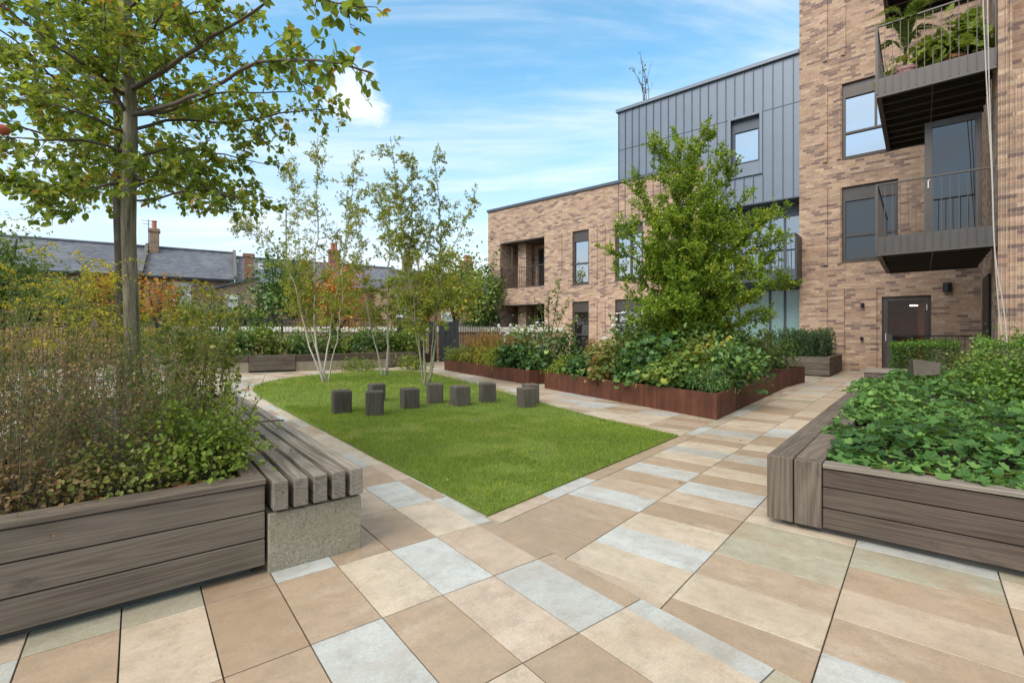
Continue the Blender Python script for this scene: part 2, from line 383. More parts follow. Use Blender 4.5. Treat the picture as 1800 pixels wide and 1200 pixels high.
M['l_plume'] = L('rusty_plume', [(0, (0.264, 0.120, 0.054)), (0.5, (0.432, 0.222, 0.102)), (1, (0.576, 0.348, 0.180))], .3, .8, .15)
M['l_gold'] = L('golden_spray', [(0, (.40, .33, .03)), (.5, (.58, .47, .035)), (1, (.74, .62, .07))], .3, .7, .2)
M['l_orange'] = L('orange_leaf', [(0, (0.250, 0.106, 0.025)), (0.5, (0.550, 0.213, 0.044)), (1, (0.750, 0.362, 0.088))], .4)
M['l_white'] = L('white_petal', [(0, (0.700, 0.700, 0.660)), (1, (0.850, 0.850, 0.820))], .3)
M['l_red'] = L('fallen_red_leaf', [(0, (0.308, 0.033, 0.022)), (1, (0.528, 0.110, 0.044))], .2)
M['l_grass'] = L('grass_blade', [(0, (.085, .15, .022)), (.35, (.16, .26, .03)), (.75, (.28, .39, .05)), (.92, (.40, .43, .09)), (1, (.46, .36, .16))], .35, .55, .3)
M['l_litter'] = L('leaf_litter', [(0, (0.140, 0.075, 0.040)), (0.6, (0.300, 0.180, 0.080)), (1, (0.400, 0.300, 0.120))], .2, .7, .2)

def m_lawn():
    t = NT('lawn_turf'); o = t.obj(); n = t.noise(o, .9, 6, .65); f = t.noise(o, 22, 5, .7)
    c = t.ramp(n.outputs[0], [(.30, (.15, .14, .05)), (.42, (.12, .175, .03)), (.65, (.15, .225, .034))])
    c = t.mix(t.maprange(f.outputs[0], .35, .7, 0, .6), c, (.10, .12, .03))
    return t.done(t.pbr(c, .9, t.bump(f.outputs[0], .6, .02), 0, .15))
M['lawn'] = m_lawn()

# ------------------------------------------------------------------ foliage helpers
def unit(a): return a/(np.linalg.norm(a, axis=-1, keepdims=True)+1e-9)
DIAMOND = (np.array([(0, 0, 0), (.48, -.33, .07), (1, 0, -.06), (.48, .33, .07)]), [(0, 1, 2), (0, 2, 3)])
OVAL = (np.array([(0, 0, 0), (.22, -.26, .06), (.58, -.34, .07), (.86, -.17, 0), (1.02, 0, -.10), (.86, .17, 0), (.58, .34, .07), (.22, .26, .06)]), [(0, 1, 2, 3, 4), (0, 4, 5, 6, 7)])
LONG = (np.array([(0, 0, 0), (.35, -.13, .03), (1, 0, -.16), (.35, .13, .03)]), [(0, 1, 2), (0, 2, 3)])
BLADE = (np.array([(0, -.05, 0), (0, .05, 0), (.55, .035, .06), (.55, -.035, .06), (1, 0, .22)]), [(0, 1, 2, 3), (3, 2, 4)])
def _palm(lobes=5):
    P = [(.12, 0, .0)]; n = lobes*2+1
    for i in range(n):
        a = -2.45+4.9*i/(n-1); rr = .56 if i % 2 else .44
        P.append((.34+rr*math.cos(a)*1.02, rr*math.sin(a)*1.05, (.07 if i % 2 else -.01)-.12*rr*math.cos(a)))
    return np.array(P), [(0, i, i+1) for i in range(1, n)]
PALM = _palm(5)
PETAL = (np.array([(.06, 0, 0), (.5, -.42, .05), (.95, -.12, .16), (.95, .12, .16), (.5, .42, .05)]), [(0, 1, 2, 3, 4)])

class Leaves:
    def __init__(s, tm): s.tm = tm; s.P = []; s.A = []; s.N = []; s.S = []; s.C = []
    def add(s, P, A, N, S, C):
        n = len(P)
        s.P.append(P); s.A.append(A); s.N.append(N); s.S.append(np.broadcast_to(S, n)); s.C.append(np.broadcast_to(C, n))
    def build(s, name, mat, parent):
        o = root_org(parent)
        P = np.concatenate(s.P); A = unit(np.concatenate(s.A)); N = np.concatenate(s.N); S = np.concatenate(s.S); C = np.clip(np.concatenate(s.C), 0, 1)
        B = unit(np.cross(N, A)); N = np.cross(A, B)
        T, faces = s.tm; k = len(T); n = len(P)
        V = P[:, None]+S[:, None, None]*(T[None, :, 0, None]*A[:, None]+T[None, :, 1, None]*B[:, None]+T[None, :, 2, None]*N[:, None])
        V = V.reshape(-1, 3)-o
        idx = (np.arange(n)*k)[:, None]
        FL = {}
        for f in faces: FL.setdefault(len(f), []).append(idx+np.array(f)[None])
        me = mk_mesh(name, V, [np.concatenate(x) for x in FL.values()], np.repeat(C, k))
        me.materials.append(mat)
        ob = bpy.data.objects.new(name, me); COL.objects.link(ob); ob.parent = parent
        return ob

def rdir(n, up=0.0):
    d = rng.normal(size=(n, 3)); d = unit(d); d[:, 2] += up
    return unit(d)
def hue(n, mean=.4, sd=.2): return np.clip(rng.normal(mean, sd, n), 0, 1)
def vnoise(P, s, seed=0):
    """smooth value noise, two octaves, about 0..1"""
    out = 0
    for f, a in ((.55, .65), (1.37, .35)):
        p = np.asarray(P)*s*f+seed*17.31; i = np.floor(p); t = p-i; t = t*t*(3-2*t); r = 0
        for dx in (0, 1):
            for dy in (0, 1):
                for dz in (0, 1):
                    h = np.sin((i[:, 0]+dx)*127.1+(i[:, 1]+dy)*311.7+(i[:, 2]+dz)*74.7+seed)*43758.5453; h = h-np.floor(h)
                    r = r+h*(t[:, 0] if dx else 1-t[:, 0])*(t[:, 1] if dy else 1-t[:, 1])*(t[:, 2] if dz else 1-t[:, 2])
        out = out+a*r
    return np.clip((out-.5)*1.5+.5, 0, 1)

def bushy(lv, c, rad, n, size, up=.2, hm=.4, hs=.2, clumps=26, tight=.33, droop=.0):
    """leaves gathered in clumps through an ellipsoid, thinning and ragged at its rim"""
    c = np.array(c); rad = np.array(rad)
    K = rdir(clumps)*(rng.random((clumps, 1))**.42)
    K = K[K[:, 2] > -.75] if len(K) > 6 else K
    w = rng.random(len(K))+.35; w /= w.sum()
    k = rng.choice(len(K), n, p=w)
    q = K[k]+rng.normal(size=(n, 3))*tight*(.55+.6*rng.random((len(K), 1)))[k]
    P = c+q*rad
    ok = P[:, 2] > c[2]-rad[2]*1.02
    P = P[ok]; q = q[ok]; n = len(P)
    A = unit(unit(q)*.7+rng.normal(size=(n, 3))*.75+np.array([0, 0, -droop]))
    N = unit(np.array([0, 0, 1.0])*.8+unit(q)*.5+rng.normal(size=(n, 3))*.5+np.array([0, 0, up]))
    kh = rng.normal(0, hs*.8, len(K))[k][ok]
    lv.add(P, A, N, size*(.65+.7*rng.random(n)), np.clip(hm+kh+rng.normal(0, hs*.7, n), 0, 1))

def curve(pts, n=10):
    """smooth run through points"""
    P = np.asarray(pts, float); m = len(P)
    if m < 3:
        t = np.linspace(0, 1, n)[:, None]; return P[0]*(1-t)+P[-1]*t
    t = np.concatenate([[0], np.cumsum(np.linalg.norm(np.diff(P, axis=0), axis=1))]); tt = np.linspace(0, t[-1], n)
    T = np.gradient(P, t, axis=0); out = []
    for x in tt:
        i = min(np.searchsorted(t, x, side='right')-1, m-2); h = t[i+1]-t[i]; s = (x-t[i])/h
        out.append((2*s**3-3*s**2+1)*P[i]+(s**3-2*s**2+s)*h*T[i]+(-2*s**3+3*s**2)*P[i+1]+(s**3-s**2)*h*T[i+1])
    return np.array(out)

def twigs(mb, lv, C, r0, per_m, length, leaf, leaves_per_m, start=.15, up=.2, droop=0, hm=.4, hs=.18, sub=2, spread=1.0, minr=.0022, clusters=1, taper=True, leafstart=.15):
    """side shoots along the curve C with leaves along them (and one more order of shoots)"""
    seg = np.linalg.norm(np.diff(C, axis=0), axis=1); Lc = seg.sum(); cum = np.concatenate([[0], np.cumsum(seg)])
    n = max(1, int(per_m*Lc*(1-start)+rng.random()))
    for x in start*Lc+(1-start)*Lc*np.sort(rng.random(n)):
        i = min(np.searchsorted(cum, x, side='right')-1, len(seg)-1); s = (x-cum[i])/seg[i]
        p = C[i]*(1-s)+C[i+1]*s; t = unit(C[i+1]-C[i])
        side = unit(np.cross(t, rng.normal(size=3)))
        fr = x/Lc
        d = unit(t*(.45+.4*fr)+side*spread+np.array([0, 0, up]))
        ln = length*(.45+.75*rng.random())*((1.15-.65*fr) if taper else 1)
        k = 5
        P = [p]; dd = d
        for _ in range(k-1):
            dd = unit(dd+rng.normal(size=3)*.16+np.array([0, 0, .10*up-droop])); P.append(P[-1]+dd*ln/(k-1))
        P = np.array(P)
        mb.tube(P, np.linspace(max(minr*1.3, r0*.45*(1-.6*fr)), minr*.6, k), 4 if r0 > .01 else 3, cap=False)
        if sub > 1:
            twigs(mb, lv, P, r0*.4, per_m*1.7, length*.42, leaf, leaves_per_m, .2, up, droop, hm+rng.normal(0, hs*.4), hs, sub-1, spread, minr*.8, clusters, taper)
        leafy(lv, P, leaf, leaves_per_m, hm, hs, clusters, leafstart)
def leafy(lv, P, leaf, per_m, hm=.4, hs=.18, clusters=1, start=.15):
    seg = np.linalg.norm(np.diff(P, axis=0), axis=1); Lc = seg.sum(); cum = np.concatenate([[0], np.cumsum(seg)])
    n = rng.poisson(per_m*Lc)
    if n < 1: return
    x = (start+(1-start)*rng.random(max(1, n//clusters)))*Lc; x = np.repeat(x, clusters)[:n]; n = len(x)
    i = np.clip(np.searchsorted(cum, x, side='right')-1, 0, len(seg)-1); s = ((x-cum[i])/seg[i])[:, None]
    p = P[i]*(1-s)+P[i+1]*s; t = unit(P[i+1]-P[i])
    A = unit(t*.5+rng.normal(size=(n, 3))*.7+np.array([0, 0, -.25]))
    N = unit(rng.normal(size=(n, 3))*.55+np.array([0, 0, 1.0]))
    lv.add(p+A*leaf*.15, A, N, leaf*(.6+.6*rng.random(n)), hm+rng.normal(0, hs*.5)+rng.normal(0, hs, n))

# ------------------------------------------------------------------ camera, sky, sun
cam = bpy.data.cameras.new('camera'); cam.sensor_width = 36; cam.lens = FP/1800*36; cam.shift_y = -(600-HV)/1800
cam.clip_start = .05; cam.clip_end = 3000
co = bpy.data.objects.new('camera', cam); COL.objects.link(co); co.location = (0, 0, EYE); co.rotation_euler = (R(90), 0, 0); sc.camera = co
SUN_EL, SUN_AZ = R(44), R(222)        # azimuth clockwise from +Y: behind the camera, to its left
w = bpy.data.worlds.new('World'); sc.world = w; w.use_nodes = True
nt = w.node_tree; nt.nodes.clear()
def wn(t, **k):
    n = nt.nodes.new('ShaderNode'+t)
    for a, b in k.items(): setattr(n, a, b)
    return n
lk = nt.links.new
sky = wn('TexSky', sky_type='NISHITA'); sky.sun_disc = False; sky.sun_elevation = SUN_EL; sky.sun_rotation = SUN_AZ
sky.air_density = 1.0; sky.dust_density = .6; sky.ozone_density = 1.6
tc = wn('TexCoord'); sep = wn('SeparateXYZ'); lk(tc.outputs['Generated'], sep.inputs[0])
def wmath(op, a, b=0.0):
    n = wn('Math', operation=op)
    for i, x in enumerate((a, b)):
        if isinstance(x, bpy.types.NodeSocket): lk(x, n.inputs[i])
        else: n.inputs[i].default_value = x
    return n.outputs[0]
def wmap(v, a, b, c=0.0, d=1.0):
    n = wn('MapRange'); n.interpolation_type = 'SMOOTHSTEP'; lk(v, n.inputs['Value'])
    for k, x in zip(('From Min', 'From Max', 'To Min', 'To Max'), (a, b, c, d)): n.inputs[k].default_value = x
    return n.outputs[0]
zz = wmath('MAXIMUM', sep.outputs[2], 0.0); zo = wmath('ADD', zz, .18)
cx = wn('CombineXYZ'); lk(wmath('DIVIDE', sep.outputs[0], zo), cx.inputs[0]); lk(wmath('DIVIDE', sep.outputs[1], zo), cx.inputs[1])
def wnoise(scale, detail, rough, mp, dist=0):
    m = wn('Mapping'); m.inputs['Scale'].default_value = mp[0]; m.inputs['Rotation'].default_value = mp[1]; m.inputs['Location'].default_value = mp[2]; lk(cx.outputs[0], m.inputs[0])
    n = wn('TexNoise'); n.inputs['Scale'].default_value = scale; n.inputs['Detail'].default_value = detail; n.inputs['Roughness'].default_value = rough; n.inputs['Distortion'].default_value = dist
    lk(m.outputs[0], n.inputs['Vector']); return n.outputs[0]
wisp = wnoise(1.5, 9, .6, ((.55, 1.9, 1), (0, 0, R(28)), (3.1, .4, 0)), .6)
puff = wnoise(2.2, 9, .58, ((1, 1, 1), (0, 0, 0), (7.3, 2.2, 0)), .25)
wm = wmap(wisp, .38, .78, .02, .66)
pm = wmap(puff, .55, .75, 0, .35)
# one bright cumulus to the upper left of the middle
dv = wn('VectorMath', operation='DISTANCE'); lk(tc.outputs['Generated'], dv.inputs[0]); dv.inputs[1].default_value = Vector((-.275, .86, .418)).normalized()
fluff = wnoise(5.5, 10, .62, ((1, 1, 1), (0, 0, 0), (1.3, 5.2, 0)), .5)
spot = wmap(wmath('ADD', wmap(dv.outputs['Value'], .13, .0, 0, .48), wmath('MULTIPLY', fluff, .9)), .62, .98, 0, .75)
low = wmap(zz, .50, .06, .05, .84)
mask = wmath('MAXIMUM', wmath('MAXIMUM', wm, pm), spot)
over = wmath('MULTIPLY', wmath('MAXIMUM', wmath('MULTIPLY', wmap(sep.outputs[1], .42, -.05), wmap(zz, .50, .72)), wmap(zz, .60, .82)), wmap(puff, .30, .52, .66, .97))   # unseen bright cloud added overhead and behind to warm the ambient light
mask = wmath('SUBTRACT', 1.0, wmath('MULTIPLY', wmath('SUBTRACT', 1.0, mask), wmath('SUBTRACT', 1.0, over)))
hs = wn('HueSaturation'); hs.inputs['Hue'].default_value = .478; hs.inputs['Saturation'].default_value = 1.22; hs.inputs['Value'].default_value = 1.14; lk(sky.outputs[0], hs.inputs['Color'])
hz = wn('Mix', data_type='RGBA'); lk(low, hz.inputs[0]); lk(hs.outputs[0], hz.inputs[6]); hz.inputs[7].default_value = (3.0, 3.3, 3.75, 1)   # pale haze toward the horizon
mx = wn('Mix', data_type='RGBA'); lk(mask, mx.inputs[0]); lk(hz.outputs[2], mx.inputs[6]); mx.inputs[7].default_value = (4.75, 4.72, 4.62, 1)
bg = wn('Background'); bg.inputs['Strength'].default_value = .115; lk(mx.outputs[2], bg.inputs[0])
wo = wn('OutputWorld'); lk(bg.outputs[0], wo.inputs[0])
sl = bpy.data.lights.new('sun', 'SUN'); sl.energy = 1.35; sl.angle = R(40); sl.color = (1, .95, .88)
so = bpy.data.objects.new('sun', sl); COL.objects.link(so)
sd = Vector((math.sin(SUN_AZ)*math.cos(SUN_EL), math.cos(SUN_AZ)*math.cos(SUN_EL), math.sin(SUN_EL)))
so.rotation_euler = sd.to_track_quat('Z', 'Y').to_euler(); so.location = sd*60
vs = sc.view_settings; vs.view_transform = 'Standard'; vs.look = 'None'; vs.exposure = 1.24; vs.gamma = 1
sc.cycles.use_denoising = True
sc.cycles.max_bounces = 7; sc.cycles.transparent_max_bounces = 12; sc.cycles.sample_clamp_indirect = 6

# ------------------------------------------------------------------ ground, paving, lawn
g = MB(); g.add([(-900, -300, -.016), (900, -300, -.016), (900, 1500, -.016), (-900, 1500, -.016)], [(0, 1, 2, 3)])
tag(g.build('ground', M['ground']), kind='structure')

def clip(poly, n, d):
    """part of a convex polygon with n.p <= d"""
    out = []
    for i in range(len(poly)):
        a, b = poly[i], poly[(i+1) % len(poly)]
        da, db = n[0]*a[0]+n[1]*a[1]-d, n[0]*b[0]+n[1]*b[1]-d
        if da <= 0: out.append(a)
        if da*db < 0:
            s = da/(da-db); out.append((a[0]+(b[0]-a[0])*s, a[1]+(b[1]-a[1])*s))
    return out
LAWN = [(-.161, 3.172), (-1.967, 5.50), (-3.78, 7.84), (-4.95, 9.40), (-5.55, 10.3), (-5.95, 11.1), (-6.17, 12.1), (-6.12, 13.2), (-5.80, 14.3), (-5.2, 15.3), (-4.3, 15.9), (-3.3, 15.8), (-2.6, 15.0), (-1.995, 13.719), (-.903, 11.407), (-.379, 10.4), (.146, 9.3), (.72, 7.95), (1.32, 6.75), (1.964, 5.672)]
def inside(p, poly):
    c = False; j = len(poly)-1
    for i in range(len(poly)):
        if (poly[i][1] > p[1]) != (poly[j][1] > p[1]) and p[0] < (poly[j][0]-poly[i][0])*(p[1]-poly[i][1])/(poly[j][1]-poly[i][1])+poly[i][0]: c = not c
        j = i
    return c
PAL = dict(T=(.04, .12), B=(.22, .34), C=(.40, .48), O=(.57, .66), W=(.80, 1.0))
slabs = MB()
prs = random.Random(5)
def slab(frame, x0, x1, y0, y1, key, planes=()):
    g_ = .0028
    poly = [(x0+g_, y0+g_), (x1-g_, y0+g_), (x1-g_, y1-g_), (x0+g_, y1-g_)]
    for n, d in planes: poly = clip(poly, n, d)
    if len(poly) < 3: return
    wp = [frame.wld(p)[:2] for p in poly]
    if all(inside(p, LAWN) for p in wp): return
    cen = np.mean(wp, 0)
    if cen[1] < .4 or np.hypot(*cen) > 32: return
    key = key or prs.choices('TBCOW', (25, 29, 22, 10, 15))[0]
    r = prs.uniform(*PAL[key]); dz = prs.uniform(-.0008, .0008)
    n = len(poly); e = .0022
    c0 = np.mean(poly, 0)
    top = [tuple(np.array(p)+(c0-np.array(p))*e/(np.linalg.norm(c0-np.array(p))+1e-6)) for p in poly]
    V = [(*frame.wld(p)[:2], z) for q, z in ((poly, -.03), (poly, -.0015+dz), (top, dz)) for p in q]
    off = prs.random()*50
    bc = np.array([(p[0]+off, p[1], z) for q, z in ((poly, -.03), (poly, 0), (top, 0)) for p in q])
    fs = [tuple(range(2*n, 3*n))]+[(k*n+i, k*n+(i+1) % n, (k+1)*n+(i+1) % n, (k+1)*n+i) for k in (0, 1) for i in range(n)]
    slabs.add(V, fs, r, bc)
XB = 1.812                                     # where the two grids meet, in bench-grid metres
G2K = {(6, 1): 'W', (5, 1): 'B', (4, 1): 'T', (3, 1): 'W', (2, 1): 'T', (7, 1): 'T', (6, 2): 'B', (5, 2): 'W', (4, 2): 'C', (3, 2): 'T', (2, 2): 'T', (1, 2): 'C', (0, 2): 'T', (7, 2): 'T',
       (0, 3): 'O', (1, 3): 'O', (2, 3): 'T', (3, 3): 'W', (5, 3): 'T', (6, 3): 'C', (7, 3): 'W', (6, 4): 'W', (7, 4): 'T', (5, 4): 'B', (6, 0): 'C', (5, 0): 'T', (7, 0): 'W', (4, 0): 'B', (1, 1): 'T', (0, 1): 'W'}
for c in range(-26, 8):
    x0 = -.343+.2917*c; x1 = x0+.2917
    if c == 7: x0, x1 = 1.692, XB
    for r in range(-2, 38):
        y0 = .783+.5835*r; slab(F2, x0, x1, y0, y0+.5835, G2K.get((c, r)))
cb, sb = math.cos(A2-A1), 0
nv = F1.loc((*F2.wld((1, 0))[:2],))            # bench-grid x axis expressed in the building grid
PL = [((-nv[0], -nv[1]), -XB)]
G1K = {(0, 0): 'T', (0, 1): 'T', (0, 2): 'T', (0, 3): 'W', (0, 4): 'B', (0, 5): 'T', (0, 6): 'W', (1, 0): 'C', (1, 1): 'W', (1, 2): 'C', (1, 3): 'T', (1, 4): 'B', (1, 5): 'W', (2, 0): 'C', (2, 1): 'T', (2, 2): 'O', (2, 3): 'O', (2, -1): 'T', (2, -2): 'W',
       (3, -1): 'W', (3, 0): 'T', (3, 1): 'B', (3, 2): 'T', (3, 3): 'O'}
for c in range(-26, 9):
    x0 = -2.04+.5835*c; x1 = x0+.5835
    if c < 0: x0 -= .15; x1 -= .15
    for r in range(-8, 60):
        y0 = 2.15+.2975*r; slab(F1, x0, x1, y0, y0+.2975, G1K.get((c, r)), PL)
for r in range(-3, 32):
    y0 = 2.31+.5835*r; slab(F1, -2.19, -2.04, y0, y0+.5835, None, PL)
tag(slabs.build('paving', M['slab']), kind='structure')

# lawn: a sheet that swells a little, with grass on it
def lawn_h(x, y): return .012+.05*max(0, 1-((x+2.3)**2/16+(y-10)**2/30))
lm = MB()
lp = [np.array(p) for p in LAWN]; dense = []
for i in range(len(lp)):
    a, b = lp[i], lp[(i+1) % len(lp)]; k = max(1, int(np.linalg.norm(b-a)/.35))
    dense += [a+(b-a)*j/k for j in range(k)]
cen = np.array([-2.1, 9.4]); rings = 9; n = len(dense); V = []
for k in range(rings):
    s = 1-k/rings
    for p in dense:
        q = cen+(p-cen)*s; V.append((q[0], q[1], lawn_h(*q) if k else .012))
V.append((*cen, lawn_h(*cen)))
fs = [(k*n+i, k*n+(i+1) % n, (k+1)*n+(i+1) % n, (k+1)*n+i) for k in range(rings-1) for i in range(n)]+[((rings-1)*n+i, (rings-1)*n+(i+1) % n, rings*n) for i in range(n)]
base = len(V); V += [(p[0], p[1], -.02) for p in dense]
fs += [(base+i, base+(i+1) % n, (i+1) % n, i) for i in range(n)]
lm.add(V, fs, .5)
tag(lm.build('lawn', M['lawn']), kind='structure')

gt = thing('grass', 'short mown green grass of the lawn', 'grass'); gt['kind'] = 'stuff'
lv = Leaves(BLADE)
def scatter(poly, dens):
    p = np.array(poly); lo, hi = p.min(0), p.max(0)
    n = int((hi-lo).prod()*dens); q = lo+rng.random((n, 2))*(hi-lo)
    return q[np.fromiter((inside(x, poly) for x in q), bool, n)]
q = scatter(LAWN, 2600)
d = np.hypot(q[:, 0], q[:, 1])
keep = rng.random(len(q)) < np.clip(5.5/d, .2, 1)**1.2
q = q[keep]
near = scatter([p for p in LAWN if p[1] < 7.9], 5200); q = np.concatenate([q, near])
d = np.hypot(q[:, 0], q[:, 1])
P3 = np.stack([q[:, 0], q[:, 1], np.array([lawn_h(*x) for x in q])-.006], 1)
P0_ = P3*np.array([1, 1, 0]); worn = vnoise(P0_, 2.2, 3.0)*.5+vnoise(P0_, 6.5, 9.0)*.5+.10*np.clip((5.2-P3[:, 1])/2, 0, 1)
k = rng.random(len(q)) > np.clip((worn-.64)*3.5, 0, .6); P3 = P3[k]; d = d[k]; worn = worn[k]
A = unit(np.stack([rng.normal(0, .55, len(P3)), rng.normal(0, .55, len(P3)), np.full(len(P3), .8)], 1))
lv.add(P3, A, rdir(len(P3)), (.022+.026*rng.random(len(P3)))*np.clip(d/7, 1, 1.8), np.clip(.44+.22*(vnoise(P3, 1.7)-.5)+.24*(vnoise(P3, 7, 5)-.5)+rng.normal(0, .2, len(P3))+.30*(worn > .64), 0, 1))
lv.build('blades', M['l_grass'], gt)

# ------------------------------------------------------------------ timber planter and slatted bench on the left (bench grid)
TP = 'timber planter'
t = thing('timber_planter', 'long weathered timber planter of tall perennials beside the slatted bench', 'planter', (-.12, 2.72), F2)
X0, X1, Y0, Y1 = -.754, .512, 2.655, 7.3
b = MB()
for z0, z1 in ((.045, .176), (.182, .313), (.319, .446)):
    b.box(X0, X1-.004, Y0+.012, Y0+.052, z0, z1, axis=0)
    b.box(X0+.012, X0+.05, Y0+.056, Y1, z0, z1, axis=1); b.box(X0+.056, X1, Y1-.04, Y1, z0, z1, axis=0)
    b.box(X1-.045, X1-.006, Y0+.056, Y1-.044, z0, z1, axis=1)
b.build('wall', M['timber'], t, bevel=.004)
b = MB(); b.box(X0-.004, X1, Y0, Y0+.125, .452, .480, axis=0); b.box(X0-.006, X0+.125, Y0+.129, Y1, .452, .480, axis=1); b.box(X0+.129, X1, Y1-.125, Y1+.004, .452, .479, axis=0); b.box(X1-.085, X1, Y0+.129, Y1-.129, .452, .478, axis=1)
b.build('cap_rail', M['timber'], t, bevel=.005)
b = MB(); b.box(X0+.06, X1-.06, Y0+.075, Y1-.06, -.01, .042); b.build('plinth', M['dark_conc'], t)
b = MB(); b.box(X0+.055, X1-.05, Y0+.06, Y1-.045, .2, .415); b.build('soil', M['soil'], t)

t = thing('slatted_bench', 'slatted timber bench on concrete blocks running along the lawn path', 'bench', (.76, 2.66), F2)
b = MB()
for i in range(5):
    x = .538+i*.0965; b.box(x, x+.070, 2.622, 7.05, .318, .462, axis=1)
b.build('seat', M['timber_seat'], t, bevel=.005)
for y in (2.660, 4.9, 6.6):
    b = MB(); b.box(.522, .998, y, y+.42, -.01, .296); b.build('support_block', M['concrete'], t, bevel=.006)
for y in (2.76, 5.1, 6.8):
    b = MB(); b.box(.55, .99, y, y+.1, .294, .319); b.build('spacer', M['black'], t)
b = MB(); b.tube(curve([(.60, 4.42, .466), (.82, 4.5, .470), (1.0, 4.46, .468)], 6), .006, 5)
tag(b.build('fallen_twig', M['twig'], None, (.8, 4.5, .466), F2), 'thin dark twig lying across the bench slats', 'twig')

# ------------------------------------------------------------------ raised bed with a timber seat edge on the right (building grid)
t = thing('timber_planter', 'damp dark timber planter of cranesbill with a plank seat along its edge', 'planter', (.6, 3.42), F1)
X0, X1, Y0, Y1 = -.755, 3.4, 3.40, 12.4
b = MB()
for z0, z1 in ((.042, .160), (.166, .284), (.290, .395)):
    b.box(-.452, X1, Y0+.010, Y0+.05, z0, z1, axis=0)
b.build('wall', M['timber_dark'], t, bevel=.004)
b = MB(); b.box(-.452, X1, Y0-.002, Y0+.11, .402, .428, axis=0); b.build('cap_rail', M['timber_seat'], t, bevel=.005)
for i in range(2):
    b = MB(); x = X0+i*.152
    b.box(x, x+.147, Y0+.078, 7.75, .36, .433, axis=1); b.box(x+.001, x+.146, Y0+.001, Y0+.075, .035, .432, axis=2)
    b.build('seat_beam', M['timber'], t, bevel=.006)
b = MB(); b.box(X0+.005, X0+.30, 7.9, 12.4, .05, .36, axis=1); b.build('edge_wall', M['timber_dark'], t, bevel=.005)
b = MB(); b.box(-.58, X1, Y0+.06, Y0+.2, -.01, .06); b.box(-.70, -.48, Y0+.1, 7.7, -.01, .359); b.build('plinth', M['dark_conc'], t)
b = MB(); b.box(-.475, X1, Y0+.115, Y1, .2, .375); b.build('soil', M['soil'], t)

t = thing('timber_seat_block', 'weathered timber seat block at the far end of the cranesbill bed', 'seat', (-.72, 12.9), F1)
b = MB(); b.box(-.92, -.25, 12.5, 13.6, .02, .40, axis=1); b.build('body', M['timber'], t, bevel=.01)
b = MB(); b.box(-.94, -.23, 12.48, 13.62, .405, .45, axis=1); b.build('top', M['timber_seat'], t, bevel=.006)

# a slanting timber head rest among the leaves
p = gnd(1628, 672, .42); t = thing('timber_headrest', 'slanted dark timber block on a stub standing among the cranesbill leaves', 'timber block', p)
b = MB(); x, y = p[0], p[1]
b.add([(x-.24, y-.06, .50), (x+.14, y-.12, .56), (x+.26, y+.16, .56), (x-.12, y+.22, .50), (x-.20, y+.02, .80), (x+.19, y-.05, .745), (x+.27, y+.14, .735), (x-.12, y+.2, .79)],
      [(3, 2, 1, 0), (4, 5, 6, 7), (0, 1, 5, 4), (1, 2, 6, 5), (2, 3, 7, 6), (3, 0, 4, 7)])
b.build('head', M['block'], t, bevel=.012)
b = MB(); b.box(x-.2, x+.2, y-.02, y+.16, .30, .495); b.build('foot', M['block'], t, bevel=.01)

# ------------------------------------------------------------------ oak cube stools on the lawn
ST = [(595, 733, .255, .335, 5, 'oak cube stool at the left end of the arc, nearest the slatted bench'),
      (654, 737, .250, .345, -6, 'oak cube stool second from the left, hiding half of the one behind it'),
      (658, 712, .250, .30, 9, 'oak cube stool standing behind the second from the left, mostly hidden by it'),
      (717, 724, .255, .31, 4, 'squat oak cube stool left of the one before the olive stemmed birch'),
      (762, 715, .245, .33, -4, 'oak cube stool right in front of the birch with olive stems'),
      (807, 719, .265, .32, 7, 'wide oak cube stool between the one in front of the birch and the tallest one'),
      (856, 712, .25, .325, -5, 'tall oak cube stool farthest back in the right half of the arc'),
      (925, 720, .24, .31, 3, 'oak cube stool at the right end of the arc, in front of its twin'),
      (933, 712, .24, .32, -3, 'oak cube stool at the right end, tucked behind another')]
for i, (u, v, s, hgt, rz, lab) in enumerate(ST):
    p = gnd(u, v); b = MB(); z = lawn_h(p[0], p[1]); c, sn = math.cos(R(rz+24)), math.sin(R(rz+24))
    q = [(p[0]+s/2*(a*c-e*sn), p[1]+s/2+s/2*(a*sn+e*c)) for a, e in ((-1, -1), (1, -1), (1, 1), (-1, 1))]
    V = [(*k, zz_) for zz_ in (z-.02, z+hgt) for k in q]
    B = np.array(V)[:, [2, 0, 1]]*np.array([1, 1, 1])+np.array([i*3.3, i, i*2])
    b.add(V, [(3, 2, 1, 0), (4, 5, 6, 7), (0, 1, 5, 4), (1, 2, 6, 5), (2, 3, 7, 6), (3, 0, 4, 7)], random.random(), B)
    tag(b.build('cube_stool', M['block'], None, (p[0], p[1]+s/2, z), bevel=.022, seg=3), lab, 'stool', 'oak cube stools on the lawn')

